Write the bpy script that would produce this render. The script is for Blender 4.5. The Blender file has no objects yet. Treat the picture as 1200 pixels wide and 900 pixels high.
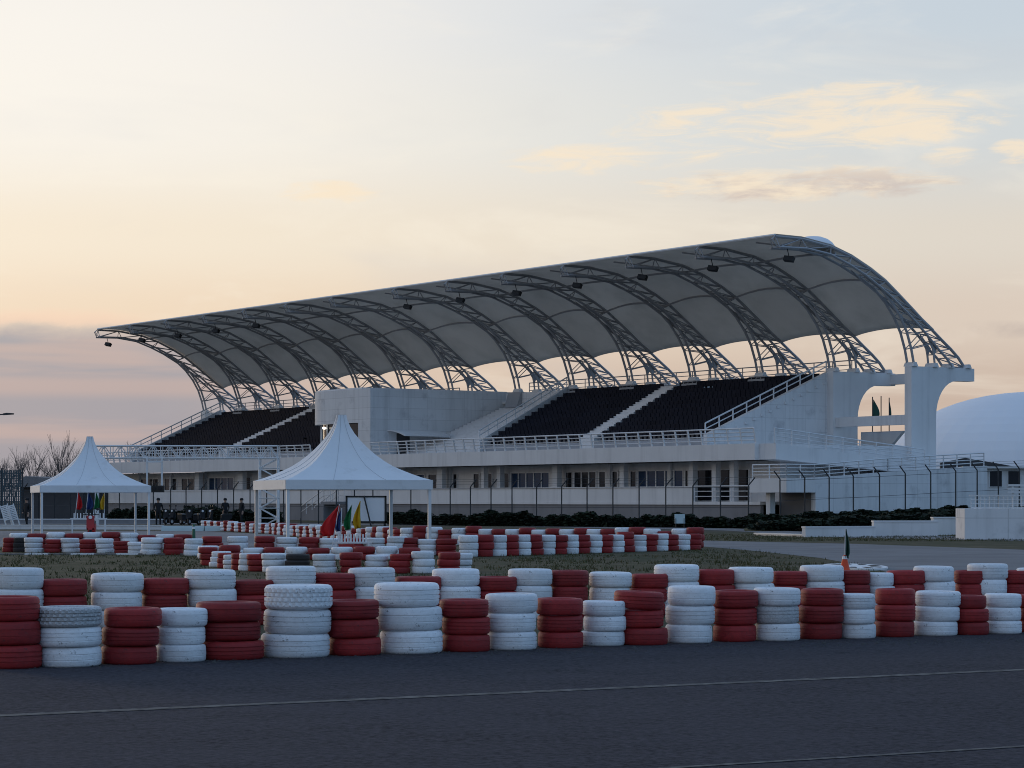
import bpy, bmesh, math, random
from mathutils import Vector, Matrix
random.seed(7)
R_ = math.radians
scene = bpy.context.scene
COL = scene.collection

# ------------------------------------------------------------------ camera, world, sun, exposure
H = 1.65          # eye height
F = 2800.0        # focal length in pixels of a 1200 px wide picture
HOR = 586.0       # horizon row of that picture
cam_d = bpy.data.cameras.new('camera')
cam = bpy.data.objects.new('camera', cam_d); COL.objects.link(cam)
cam.location = (0, 0, H); cam.rotation_euler = (R_(90), 0, 0)
cam_d.sensor_width = 36; cam_d.lens = F/1200*36
cam_d.shift_y = (HOR-450)/1200
cam_d.clip_start = .1; cam_d.clip_end = 5000
scene.camera = cam
scene.render.filter_size = 1.0; scene.cycles.pixel_filter_type = 'BLACKMAN_HARRIS'; scene.cycles.filter_width = 1.0
scene.render.resolution_x = 1024; scene.render.resolution_y = 768
vs = scene.view_settings
vs.view_transform = 'Standard'; vs.look = 'None'; vs.gamma = 1; vs.exposure = 0.0; vs.use_curve_mapping = False

SUN_AZ = R_(-38)   # from the viewing direction, negative = left
SUN_EL = R_(7)
sd = Vector((math.sin(SUN_AZ)*math.cos(SUN_EL), math.cos(SUN_AZ)*math.cos(SUN_EL), math.sin(SUN_EL)))
sun_d = bpy.data.lights.new('sun', 'SUN'); sun_d.energy = 0.55; sun_d.angle = R_(14); sun_d.color = (1.0, .80, .58)
sun = bpy.data.objects.new('sun', sun_d); COL.objects.link(sun)
sun.rotation_euler = sd.to_track_quat('Z', 'Y').to_euler(); sun.location = (-60, 30, 60)

def build_world():
    w = bpy.data.worlds.new('World'); scene.world = w; w.use_nodes = True
    nt = w.node_tree; N = nt.nodes; L = nt.links; N.clear()
    def node(t, **k):
        n = N.new(t)
        for a, v in k.items(): setattr(n, a, v)
        return n
    def put(sock, v):
        if hasattr(v, 'is_linked'): L.new(v, sock)
        else: sock.default_value = v
    def mth(op, a, b=None, c=None, clamp=False):
        n = node('ShaderNodeMath', operation=op, use_clamp=clamp); put(n.inputs[0], a)
        if b is not None: put(n.inputs[1], b)
        if c is not None: put(n.inputs[2], c)
        return n.outputs[0]
    def sm(x, a, b):
        n = node('ShaderNodeMapRange', interpolation_type='SMOOTHSTEP')
        put(n.inputs[0], x); n.inputs[1].default_value = a; n.inputs[2].default_value = b
        return n.outputs[0]
    def ramp(x, pts):
        n = node('ShaderNodeValToRGB'); cr = n.color_ramp; cr.interpolation = 'EASE'
        while len(cr.elements) < len(pts): cr.elements.new(.5)
        for e, (p, c) in zip(cr.elements, pts): e.position = p; e.color = (*c, 1)
        L.new(x, n.inputs[0]); return n.outputs[0]
    def mix(f, a, b):
        n = node('ShaderNodeMix', data_type='RGBA'); put(n.inputs[0], f); put(n.inputs[6], a); put(n.inputs[7], b)
        return n.outputs[2]
    def lin(r, g, b): return tuple(((c/255+.055)/1.055)**2.4 if c > 10 else c/3295 for c in (r, g, b))
    tc = node('ShaderNodeTexCoord'); sp = node('ShaderNodeSeparateXYZ'); L.new(tc.outputs['Generated'], sp.inputs[0])
    x, y, z = sp.outputs
    # thin high cirrus veil over the clear sky: tone by height above the horizon and by bearing
    zz = mth('MULTIPLY', z, 2.5, clamp=True)          # 0.2 (top of frame) -> 0.5
    warm = ramp(zz, [(0, lin(176, 160, 160)), (.10, lin(212, 188, 172)), (.19, lin(238, 216, 192)), (.27, lin(244, 231, 212)), (.38, lin(244, 239, 230)), (.50, lin(240, 238, 236)), (1, lin(142, 172, 210))])
    cool = ramp(zz, [(0, lin(182, 162, 152)), (.10, lin(203, 182, 168)), (.19, lin(221, 205, 191)), (.27, lin(226, 217, 205)), (.38, lin(214, 219, 221)), (.50, lin(202, 213, 223)), (1, lin(134, 168, 212))])
    back = ramp(zz, [(0, lin(112, 140, 178)), (.2, lin(132, 178, 222)), (.6, lin(138, 187, 230)), (1, lin(134, 170, 216))])
    fside = sm(x, -.14, .20)
    front = mix(fside, warm, cool)
    left = ramp(zz, [(0, lin(156, 146, 144)), (.2, lin(206, 192, 180)), (.6, lin(198, 196, 198)), (1, lin(140, 168, 206))])
    back = mix(sm(x, .15, -.75), back, left)
    veil = mix(sm(y, .95, .25), front, back)
    # soft glow round the veiled sun
    vd = node('ShaderNodeVectorMath', operation='DOT_PRODUCT'); L.new(tc.outputs['Generated'], vd.inputs[0]); vd.inputs[1].default_value = sd
    glow = mth('POWER', mth('MAXIMUM', vd.outputs['Value'], 0), 14.0)
    veil = mix(mth('MULTIPLY', glow, .55), veil, (1.15, .98, .78, 1))
    # cirrus streaks
    def noise(vec_scale, detail, rough, seed=0., dist=0.):
        mp = node('ShaderNodeMapping'); L.new(tc.outputs['Generated'], mp.inputs[0])
        mp.inputs['Scale'].default_value = vec_scale; mp.inputs['Location'].default_value = (seed, seed*.7, seed*.3)
        n = node('ShaderNodeTexNoise'); n.inputs['Scale'].default_value = 1; n.inputs['Detail'].default_value = detail
        n.inputs['Roughness'].default_value = rough; n.inputs['Distortion'].default_value = dist
        L.new(mp.outputs[0], n.inputs['Vector']); return n.outputs[0]
    n1 = noise((9, 9, 34), 5, .6, 3.1, .4)
    veil = mix(mth('MULTIPLY', sm(n1, .50, .72), .33), veil, (*lin(255, 246, 230), 1))
    n2 = noise((5, 5, 22), 4, .6, 8.4, .3)
    veil = mix(mth('MULTIPLY', sm(n2, .52, .75), .22), veil, (*lin(196, 198, 206), 1))
    # bright broad veil at the upper left
    tl = mth('MULTIPLY', sm(x, .02, -.20), mth('MULTIPLY', sm(z, .11, .17), sm(z, .24, .19)))
    veil = mix(mth('MULTIPLY', tl, .65), veil, (*lin(255, 250, 242), 1))
    # sunlit cloud wisps to the right
    def blob(cx, cz, rx, rz):
        a = mth('POWER', mth('DIVIDE', mth('SUBTRACT', x, cx), rx), 2.0)
        b = mth('POWER', mth('DIVIDE', mth('SUBTRACT', z, cz), rz), 2.0)
        return mth('SUBTRACT', 1.0, mth('ADD', a, b), clamp=True)
    def px(a, b): return (a-600)/F*.985, (HOR-b)/F*.985
    nc = noise((30, 16, 150), 9, .66, 1.7, .9)
    ncs = noise((40, 20, 150), 6, .6, 5.2, .3)
    m = None
    for (a, b, wx, wz, k) in ((1010, 138, 180, 44, 1.1), (690, 184, 125, 22, 1.1), (930, 216, 210, 24, 1.25), (1180, 184, 34, 16, 1.1), (1110, 190, 44, 15, .8), (385, 224, 70, 16, 1.0), (860, 150, 200, 60, .45)):
        cx, cz = px(a, b); bl = mth('MULTIPLY', blob(cx, cz, wx/F, wz/F), k)
        m = bl if m is None else mth('MAXIMUM', m, bl)
    cm = mth('MULTIPLY', sm(mth('ADD', mth('MULTIPLY', m, .42), mth('MULTIPLY', mth('SUBTRACT', nc, .5), 1.7)), .02, .56), sm(m, .0, .35))
    cz0, cz1 = px(0, 232)[1], px(0, 196)[1]
    shade = mth('MULTIPLY', mth('MULTIPLY', sm(ncs, .36, .64), sm(z, cz1+.006, cz0+.004)), sm(x, .03, .07))
    ccol = mix(mth('MULTIPLY', shade, .85), (*lin(254, 234, 206), 1), (*lin(200, 184, 180), 1))
    veil = mix(mth('MULTIPLY', cm, .78), veil, ccol)
    # low grey-violet stratus bank on the left horizon
    nb = noise((20, 14, 46), 6, .6, 2.2, .5)
    edge = mth('ADD', z, mth('MULTIPLY', mth('SUBTRACT', nb, .5), .012))
    bank = mth('MULTIPLY', sm(edge, .0760, .0640), sm(x, -.02, -.15))
    nbb = noise((5, 5, 62), 4, .55, 6.0, .2)
    bcol = mix(mth('MULTIPLY', sm(nbb, .50, .68), .8), (*lin(138, 146, 166), 1), (*lin(184, 164, 166), 1))
    pk = mth('MULTIPLY', sm(z, .040, .046), sm(z, .053, .048)); bcol = mix(mth('MULTIPLY', pk, .7), bcol, (*lin(184, 164, 166), 1))
    bcol = mix(sm(z, .030, .012), bcol, (*lin(136, 146, 166), 1))
    veil = mix(mth('MULTIPLY', bank, .80), veil, bcol)
    rim = mth('MULTIPLY', mth('MULTIPLY', sm(edge, .0695, .0725), sm(edge, .0785, .0735)), sm(x, -.14, -.17))
    veil = mix(mth('MULTIPLY', rim, .55), veil, (*lin(250, 214, 190), 1))
    smd = mth('MULTIPLY', blob(*px(1150, 388), 90/F, 12/F), sm(nb, .35, .6))
    veil = mix(mth('MULTIPLY', smd, .6), veil, (*lin(182, 168, 164), 1))
    sky = node('ShaderNodeTexSky', sky_type='NISHITA'); sky.sun_disc = False
    sky.sun_elevation = SUN_EL; sky.sun_rotation = SUN_AZ; sky.air_density = 1.0; sky.dust_density = 1.5; sky.altitude = 20
    b1 = node('ShaderNodeBackground'); L.new(sky.outputs[0], b1.inputs[0]); b1.inputs[1].default_value = SKY_STRENGTH
    b2 = node('ShaderNodeBackground'); L.new(veil, b2.inputs[0]); b2.inputs[1].default_value = VEIL
    ad = node('ShaderNodeMixShader'); ad.inputs[0].default_value = .90; L.new(b1.outputs[0], ad.inputs[1]); L.new(b2.outputs[0], ad.inputs[2])
    out = node('ShaderNodeOutputWorld'); L.new(ad.outputs[0], out.inputs[0])
SKY_STRENGTH = .06
VEIL = 1.04
build_world()

# ------------------------------------------------------------------ materials
MATS = {}
def pmat(name, col, rough=.7, var=.12, scale=3., col2=None, thr=(.45, .65), metal=0., bump=0., bscale=40., rnd=0., spec=.4, tiles=None, streak=0., trans=0., grain=None, lanes=False, scuff=None):
    m = bpy.data.materials.new(name); m.use_nodes = True; nt = m.node_tree; N = nt.nodes; L = nt.links
    b = N['Principled BSDF']; b.inputs['Roughness'].default_value = rough; b.inputs['Metallic'].default_value = metal
    b.inputs['Specular IOR Level'].default_value = spec
    tc = N.new('ShaderNodeTexCoord'); vec = tc.outputs['Object']
    def mixc(f, a, c, mode='MIX'):
        n = N.new('ShaderNodeMix'); n.data_type = 'RGBA'; n.blend_type = mode
        for s, v in ((0, f), (6, a), (7, c)):
            if hasattr(v, 'is_linked'): L.new(v, n.inputs[s])
            else: n.inputs[s].default_value = v if s == 0 else (*v[:3], 1)
        return n.outputs[2]
    def noise(s, det=6, rough=.6, stretch=None):
        n = N.new('ShaderNodeTexNoise'); n.inputs['Scale'].default_value = s; n.inputs['Detail'].default_value = det; n.inputs['Roughness'].default_value = rough
        if stretch:
            mp = N.new('ShaderNodeMapping'); mp.inputs['Scale'].default_value = stretch; L.new(vec, mp.inputs[0]); L.new(mp.outputs[0], n.inputs['Vector'])
        else: L.new(vec, n.inputs['Vector'])
        return n.outputs[0]
    def mr(x, a, c, lo=0., hi=1.):
        n = N.new('ShaderNodeMapRange'); L.new(x, n.inputs[0])
        for i, v in enumerate((a, c, lo, hi)): n.inputs[i+1].default_value = v
        return n.outputs[0]
    n1 = noise(scale)
    d = tuple(c*(1-var) for c in col); u = tuple(min(1, c*(1+var)) for c in col)
    c = mixc(mr(n1, .3, .7), d, u)
    if col2 is not None: c = mixc(mr(noise(scale*2.7, 8, .65), *thr), c, col2)
    if streak:
        c = mixc(mr(noise(1., 5, .6, (1.6, 1.6, .12)), .5, .75, 0, streak), c, tuple(q*.45 for q in col))
    if scuff:
        a = mr(noise(2.6, 10, .8), .60, .65); c = mixc(a, c, scuff)
        c = mixc(mr(noise(1., 6, .7, (1.2, 1.2, 9)), .60, .72, 0, .55), c, tuple(q*.5+.02 for q in col))
    if lanes:
        rt_ = N.new('ShaderNodeMapping'); rt_.vector_type = 'TEXTURE'; rt_.inputs['Rotation'].default_value = (0, 0, R_(21)); L.new(vec, rt_.inputs[0]); vec = rt_.outputs[0]
        c = mixc(mr(noise(1., 5, .65, (.05, 1.7, 1)), .40, .68, 0, .5), c, tuple(q*.5 for q in col))
        c = mixc(mr(noise(1., 6, .7, (.35, 7, 1)), .52, .72, 0, .35), c, tuple(q*1.7 for q in col))
        vor = N.new('ShaderNodeTexVoronoi'); vor.feature = 'DISTANCE_TO_EDGE'; vor.inputs['Scale'].default_value = .22; L.new(vec, vor.inputs['Vector'])
        c = mixc(mr(vor.outputs['Distance'], .0, .0035, .55, 0), c, (.012, .012, .014))
        vec = tc.outputs['Object']
    if grain:
        c = mixc(mr(noise(grain[0], 3, .8), .35, .72, 0, grain[1]*1.6), c, tuple(min(1, q*2.2) for q in col))
    if tiles:
        sp = N.new('ShaderNodeSeparateXYZ'); L.new(vec, sp.inputs[0])
        ad = N.new('ShaderNodeMath'); L.new(sp.outputs[0], ad.inputs[0]); L.new(sp.outputs[1], ad.inputs[1])
        cb = N.new('ShaderNodeCombineXYZ'); L.new(ad.outputs[0], cb.inputs[0]); L.new(sp.outputs[2], cb.inputs[1])
        br = N.new('ShaderNodeTexBrick'); L.new(cb.outputs[0], br.inputs['Vector']); br.inputs['Scale'].default_value = 1
        br.offset = 0; br.inputs['Brick Width'].default_value = tiles[0]; br.inputs['Row Height'].default_value = tiles[1]; br.inputs['Mortar Size'].default_value = .018
        br.inputs['Color1'].default_value = (1, 1, 1, 1); br.inputs['Color2'].default_value = (.93, .93, .93, 1); br.inputs['Mortar'].default_value = (.78, .78, .78, 1)
        c = mixc(1., c, br.outputs[0], 'MULTIPLY')
    if rnd:
        oi = N.new('ShaderNodeObjectInfo'); r = mr(oi.outputs['Random'], 0, 1, 1-rnd, 1+rnd*.6)
        cb = N.new('ShaderNodeCombineColor'); [L.new(r, cb.inputs[i]) for i in range(3)]
        c = mixc(1., c, cb.outputs[0], 'MULTIPLY')
    L.new(c, b.inputs['Base Color'])
    if bump:
        bp = N.new('ShaderNodeBump'); bp.inputs['Strength'].default_value = bump; bp.inputs['Distance'].default_value = .02
        L.new(noise(bscale, 4), bp.inputs['Height']); L.new(bp.outputs[0], b.inputs['Normal'])
    if trans:
        tr = N.new('ShaderNodeBsdfTranslucent'); L.new(c, tr.inputs[0]); mx = N.new('ShaderNodeMixShader'); mx.inputs[0].default_value = trans
        L.new(b.outputs[0], mx.inputs[1]); L.new(tr.outputs[0], mx.inputs[2]); L.new(mx.outputs[0], N['Material Output'].inputs[0])
    MATS[name] = m; return m
def glass(name, col, rough=.06):
    m = bpy.data.materials.new(name); m.use_nodes = True; b = m.node_tree.nodes['Principled BSDF']
    b.inputs['Base Color'].default_value = (*col, 1); b.inputs['Roughness'].default_value = rough; b.inputs['Specular IOR Level'].default_value = .28
    MATS[name] = m; return m
M = MATS
pmat('white_tyre_paint', (.78, .80, .82), .6, .08, 5, (.34, .32, .29), (.58, .76), rnd=.13, bump=.25, bscale=60, scuff=(.06, .06, .06))
pmat('worn_tyre_paint', (.56, .57, .58), .7, .18, 9, (.20, .20, .20), (.52, .70), rnd=.12, bump=.3, bscale=60)
pmat('red_tyre_paint', (.29, .018, .019), .6, .16, 5, (.085, .026, .025), (.56, .74), rnd=.22, bump=.25, bscale=60, scuff=(.03, .028, .027))
pmat('dark_tyre_rubber', (.035, .03, .03), .8, .2, 5, rnd=.2)
pmat('asphalt', (.042, .040, .046), .9, .2, .35, (.023, .022, .026), (.50, .66), bump=1., bscale=60, spec=.08, grain=(15., .62), lanes=True)
pmat('track_asphalt', (.17, .167, .17), .85, .12, .12, (.135, .132, .136), (.45, .6), spec=.3)
pmat('worn_line', (.15, .142, .13), .85, .3, 3.2, (.060, .058, .060), (.44, .62), spec=.1)
pmat('earth', (.092, .076, .048), .95, .3, .35, (.052, .056, .028), (.42, .58), spec=.1)
pmat('far_ground', (.080, .072, .055), .95, .2, .06, (.05, .055, .03), (.45, .6), spec=.1)
pmat('dry_grass', (.11, .094, .05), .9, .3, .6, (.055, .066, .026), (.42, .58), spec=.1)
pmat('white_concrete', (.70, .71, .72), .8, .05, .25, (.42, .43, .45), (.55, .8), tiles=(1.8, .9), streak=.32, spec=.25)
pmat('plain_concrete', (.68, .68, .68), .8, .06, .4, streak=.32, spec=.25)
pmat('grey_render', (.22, .22, .23), .85, .10, .4, streak=.4, spec=.2)
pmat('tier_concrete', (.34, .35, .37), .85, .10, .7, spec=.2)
pmat('white_steel', (.66, .67, .68), .5, .04, .8)
pmat('truss_steel', (.31, .31, .32), .5, .06, .8)
pmat('dark_steel', (.030, .033, .038), .55, .1, 1)
pmat('membrane', (.66, .61, .55), .8, .06, .15, (.57, .53, .475), (.45, .7), spec=.1, trans=.58, bump=.5, bscale=.9)
pmat('tent_fabric', (.76, .78, .80), .6, .05, .6, (.60, .61, .61), (.58, .8), spec=.3, trans=.12, bump=.6, bscale=2.2)
pmat('tent_seam', (.50, .52, .54), .7, .05, 2)
pmat('seat_plastic', (.016, .018, .028), .8, .25, .6, spec=.08)
pmat('dome_fabric', (.76, .77, .79), .6, .04, .08, spec=.3)
pmat('dome_edge', (.46, .48, .52), .6, .04, .08, spec=.3)
pmat('black_box', (.012, .012, .013), .5, .1, 1)
pmat('leaf_dark', (.018, .028, .015), .8, .4, .8, (.010, .014, .010), (.45, .6), spec=.2)
pmat('hazed_bark', (.13, .115, .11), .9, .2, 2, spec=.1)  # distance haze on the far trees is put into this lighter colour
pmat('red_cloth', (.55, .012, .015), .75, .1, 3, trans=.2)
pmat('blue_cloth', (.020, .045, .16), .75, .1, 3, trans=.2)
pmat('green_cloth', (.012, .16, .05), .75, .1, 3, trans=.2)
pmat('yellow_cloth', (.60, .36, .01), .75, .1, 3, trans=.2)
pmat('dark_green_cloth', (.02, .075, .055), .75, .1, 3)
pmat('white_plastic', (.75, .76, .77), .45, .03, 2)
pmat('orange_plastic', (.72, .07, .015), .5, .1, 4)
pmat('green_plastic', (.02, .11, .06), .5, .1, 3)
pmat('red_paint', (.35, .015, .015), .4, .1, 3)
pmat('board_white', (.72, .73, .75), .4, .03, 1)
pmat('dark_cloth', (.012, .013, .016), .85, .2, 3)
pmat('skin', (.38, .24, .18), .6, .05, 3)
pmat('kerb_white', (.70, .70, .70), .7, .12, 2, (.4, .4, .4), (.55, .7))
pmat('kerb_grey', (.16, .15, .14), .8, .12, 2)
pmat('kerb_black', (.05, .05, .05), .8, .12, 2)
pmat('teal_paint', (.42, .52, .53), .6, .06, 2)
pmat('screen_net', (.05, .075, .09), .8, .15, .7)
pmat('shed_wall', (.06, .06, .065), .8, .15, .7)
glass('dark_glass', (.010, .012, .016)); glass('blue_glass', (.02, .045, .10), .08)
m = pmat('lamp_glow', (.9, .9, .85), .5, .02, 1)
b = m.node_tree.nodes['Principled BSDF']; b.inputs['Emission Color'].default_value = (1, .95, .85, 1); b.inputs['Emission Strength'].default_value = 3

# ------------------------------------------------------------------ mesh helpers
class MB:
    def __init__(s): s.v = []; s.f = []
    def quad(s, *p):
        n = len(s.v); s.v += [tuple(q) for q in p]; s.f.append(tuple(range(n, n+len(p)))); return s
    def box(s, x0, x1, y0, y1, z0, z1, mat=None):
        n = len(s.v); P = [(x0, y0, z0), (x1, y0, z0), (x1, y1, z0), (x0, y1, z0), (x0, y0, z1), (x1, y0, z1), (x1, y1, z1), (x0, y1, z1)]
        if mat is not None: P = [tuple(mat @ Vector(p)) for p in P]
        s.v += P
        s.f += [tuple(n+i for i in q) for q in ((0, 3, 2, 1), (4, 5, 6, 7), (0, 1, 5, 4), (1, 2, 6, 5), (2, 3, 7, 6), (3, 0, 4, 7))]; return s
    def tube(s, a, b, r, n=6, r2=None, cap=True):
        a = Vector(a); b = Vector(b); d = b-a
        if d.length < 1e-6: return s
        d.normalize(); up = Vector((0, 0, 1)) if abs(d.z) < .95 else Vector((1, 0, 0))
        p = d.cross(up).normalized(); q = d.cross(p); k = len(s.v); r2 = r if r2 is None else r2
        for c, rr in ((a, r), (b, r2)):
            for i in range(n):
                t = 2*math.pi*i/n; s.v.append(tuple(c+p*math.cos(t)*rr+q*math.sin(t)*rr))
        for i in range(n):
            j = (i+1) % n; s.f.append((k+i, k+j, k+n+j, k+n+i))
        if cap: s.f.append(tuple(k+i for i in reversed(range(n)))); s.f.append(tuple(k+n+i for i in range(n)))
        return s
    def path(s, pts, r, n=6):
        for a, b in zip(pts, pts[1:]): s.tube(a, b, r, n)
        return s
    def prism(s, poly, axis, a, b):
        """extrude a 2-D polygon along axis x (poly in y,z) or y (poly in x,z) or z (poly in x,y)"""
        mk = {'x': lambda p, t: (t, p[0], p[1]), 'y': lambda p, t: (p[0], t, p[1]), 'z': lambda p, t: (p[0], p[1], t)}[axis]
        k = len(s.v); n = len(poly)
        s.v += [mk(p, a) for p in poly]+[mk(p, b) for p in poly]
        for i in range(n):
            j = (i+1) % n; s.f.append((k+i, k+j, k+n+j, k+n+i))
        s.f.append(tuple(k+i for i in reversed(range(n)))); s.f.append(tuple(k+n+i for i in range(n))); return s
    def lathe(s, prof, n=24, closed=False, c=(0, 0, 0), rad=None):
        k = len(s.v); m = len(prof)
        for i in range(n):
            t = 2*math.pi*i/n
            for j, (r, z) in enumerate(prof):
                rr = rad(i, j, r) if rad else r
                s.v.append((c[0]+rr*math.cos(t), c[1]+rr*math.sin(t), c[2]+z))
        for i in range(n):
            a = k+i*m; b = k+((i+1) % n)*m
            for j in range(m if closed else m-1):
                jj = (j+1) % m; s.f.append((a+j, b+j, b+jj, a+jj))
        return s
    def add(s, verts, faces, mtx=None):
        k = len(s.v); s.v += [tuple(mtx @ Vector(p)) if mtx is not None else tuple(p) for p in verts]
        s.f += [tuple(k+i for i in f) for f in faces]; return s
    def mesh(s, name, mat, smooth=None):
        me = bpy.data.meshes.new(name); me.from_pydata(s.v, [], s.f)
        bm = bmesh.new(); bm.from_mesh(me); bmesh.ops.recalc_face_normals(bm, faces=bm.faces); bm.to_mesh(me); bm.free()
        me.materials.append(M[mat] if isinstance(mat, str) else mat)
        if smooth is not None:
            me.polygons.foreach_set('use_smooth', [True]*len(me.polygons)); me.set_sharp_from_angle(angle=R_(smooth))
        me.update(); return me
    def build(s, name, mat, parent=None, smooth=None):
        o = bpy.data.objects.new(name, s.mesh(name, mat, smooth)); COL.objects.link(o)
        if parent is not None: o.parent = parent
        return o
def tag(o, label=None, cat=None, group=None, kind=None):
    for k, v in (('label', label), ('category', cat), ('group', group), ('kind', kind)):
        if v: o[k] = v
    return o
def thing(name, label, cat, loc=(0, 0, 0), rz=0, group=None):
    o = bpy.data.objects.new(name, None); COL.objects.link(o); o.location = loc; o.rotation_euler = (0, 0, rz); o.empty_display_size = .3
    return tag(o, label, cat, group)
def copy_tree(o, parent=None):
    c = o.copy(); COL.objects.link(c)
    if parent is not None: c.parent = parent
    for ch in [q for q in bpy.data.objects if q.parent == o]: copy_tree(ch, c)
    return c
def gp(px, py, z=0.):
    """point on level z seen at photo pixel"""
    Y = F*(H-z)/(py-HOR); return Vector(((px-600)/F*Y, Y, z))
def at(px, Y, z=0.): return Vector(((px-600)/F*Y, Y, z))
def zat(py, Y): return H+(HOR-py)*Y/F
ORD = ('zeroth first second third fourth fifth sixth seventh eighth ninth tenth eleventh twelfth thirteenth fourteenth fifteenth sixteenth '
       'seventeenth eighteenth nineteenth twentieth twenty-first twenty-second twenty-third twenty-fourth twenty-fifth twenty-sixth twenty-seventh '
       'twenty-eighth twenty-ninth thirtieth thirty-first thirty-second').split()
def ordin(i, n):
    """position words for the i-th (0-based) of n"""
    if i == 0: return 'leftmost'
    if i == n-1: return 'rightmost'
    return (ORD[i+1]+' from left') if i < n/2 else (ORD[n-i]+' from right')

# ------------------------------------------------------------------ ground
def sheet(name, pts, mat, z, sub=0):
    mb = MB(); mb.quad(*[(p[0], p[1], z) for p in pts]); o = mb.build(name, mat); return tag(o, kind='structure')
sheet('ground', [(-2500, -60), (2500, -60), (2500, 4500), (-2500, 4500)], 'far_ground', 0)
def poly_px(name, pts, mat, z): return sheet(name, [gp(*p) for p in pts], mat, z)
infield = [(-60, 27.5), (60, 27.5), (60, 118), (-60, 118)]
sheet('infield', infield, 'earth', .004)
# front track: from behind the camera up to the front tyre row
ROW_A = [gp(-300, 806), gp(-20, 786), gp(300, 772.5), gp(600, 762), gp(900, 751), gp(1200, 741.5), gp(1500, 733)]
edge = [(p.x, p.y+1.0) for p in ROW_A]
sheet('front_track', [(-14, -50), (40, -50), (40, edge[-1][1])]+list(reversed(edge))+[(-14, edge[0][1])], 'asphalt', .008)
def strip(name, a, b, w, mat, z, n=1, kind='structure'):
    a = Vector(a[:2]); b = Vector(b[:2]); d = (b-a).normalized(); q = Vector((-d.y, d.x))*w/2
    mb = MB()
    mb.quad((*(a-q), z), (*(b-q), z), (*(b+q), z), (*(a+q), z)); return tag(mb.build(name, mat), kind=kind)
strip('track_line', gp(-150, 847), gp(1400, 777), .17, 'worn_line', .012)
strip('seam_line', gp(700, 907), gp(1500, 858), .07, 'worn_line', .012)
SIDE = [gp(*p) for p in [(770, 637.5), (815, 633.5), (905, 635.5), (1000, 637.5), (1200, 644.5), (1500, 655), (1500, 732), (1000, 722), (1040, 690), (1044, 672), (1010, 663), (985, 658.5), (960, 654), (900, 647.5), (870, 644.5), (815, 640)]]
sheet('side_track', SIDE, 'track_asphalt', .008)
poly_px('paddock', [(-250, 622.5), (240, 622.5), (330, 627), (360, 634), (360, 641), (-250, 641)], 'track_asphalt', .008)
poly_px('far_track', [(-250, 614.5), (260, 614.5), (560, 616.2), (850, 622), (1000, 630.5), (1200, 634.2), (1200, 630.5), (1000, 626), (860, 619.5), (560, 614.6), (260, 612.8), (-250, 612.5)], 'track_asphalt', .010)

# raised bank behind the low walls on the right
mb = MB()
bank = []
for px_, Y, h in ((872, 138, 0.02), (905, 139, .35), (950, 141, .55), (1050, 144, .75), (1130, 147, 1.0), (1230, 152, 1.3)):
    bank.append((at(px_, Y-13, 0.0), at(px_, Y-2, h), at(px_, Y+14, h)))
for a, b in zip(bank, bank[1:]):
    mb.quad(a[0], b[0], b[1], a[1]); mb.quad(a[1], b[1], b[2], a[2])
tag(mb.build('bank', 'earth'), kind='structure')

# grass tufts on the infield (nobody could count them)
mb = MB()
rg = random.Random(3)
def inside(x, y, pl):
    c = False
    for a, b in zip(pl, pl[1:]+pl[:1]):
        if (a[1] > y) != (b[1] > y) and x < (b[0]-a[0])*(y-a[1])/(b[1]-a[1])+a[0]: c = not c
    return c
def tuft(x, y, h, n=5):
    if inside(x, y, SIDE): return
    for k in range(n):
        a = rg.uniform(0, 6.28); r = rg.uniform(.02, .09); w = rg.uniform(.008, .02); t = rg.uniform(0, 6.28)
        bx, by = x+r*math.cos(a), y+r*math.sin(a); hh = h*rg.uniform(.5, 1.1); lx, ly = rg.uniform(-.6, .6)*hh, rg.uniform(-.6, .6)*hh
        cx, cy = math.cos(t)*w, math.sin(t)*w
        mb.v += [(bx-cx, by-cy, 0), (bx+cx, by+cy, 0), (bx+lx, by+ly, hh)]; n0 = len(mb.v); mb.f.append((n0-3, n0-2, n0-1))
for i in range(16000):
    Y = 36+44*rg.random()**1.3; x = rg.uniform(-.23, .16)*Y
    if (math.sin(x*1.3)+math.sin(Y*.9+x*.4)+rg.uniform(-1.6, 1.6)) < -.2: continue
    tuft(x, Y, rg.uniform(.03, .12), 3)
for i in range(2600):
    p = gp(rg.uniform(812, 1230), rg.uniform(626.5, 634.5)); tuft(p.x, p.y, rg.uniform(.04, .12), 3)
tag(mb.build('grass', 'dry_grass'), 'short dry brown and green grass growing between the tyre walls', 'grass', kind='stuff')

mb = MB()
for i in range(2600):
    x = rg.uniform(-7.5, 8.2); y = 24.0+(x+5)*.395+rg.gauss(0, .45)-.25
    r = rg.uniform(.003, .011)*(1 if rg.random() < .94 else 2.2); a = rg.uniform(0, 3); k = len(mb.v); cx, cy = math.cos(a)*r, math.sin(a)*r
    mb.v += [(x-cx*1.6, y-cy*1.6, .012), (x+cy, y-cx, .012), (x+cx*1.6, y+cy*1.6, .012), (x-cy, y+cx, .012), (x, y, .012+r*.9)]
    mb.f += [(k, k+1, k+4), (k+1, k+2, k+4), (k+2, k+3, k+4), (k+3, k, k+4)]
tag(mb.build('grit', 'kerb_black'), 'black rubber crumbs and grit lying along the front tyre row', 'grit', kind='stuff')

# painted kerb dashes along the left tyre row
KY = gp(60, 650.3).y
mb = MB(); mb.box(-18.5, -8.6, KY-.16, KY+.16, 0, .05); tag(mb.build('kerb', 'kerb_grey'), kind='structure')
mb = MB()
for a, b in ((-30, 1), (30, 57), (84, 111), (137, 163)):
    xa, xb = at(a, KY).x, at(b, KY).x; mb.box(xa, xb, KY-.17, KY+.17, .003, .054)
tag(mb.build('kerb_paint', 'kerb_white'), kind='structure')
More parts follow.
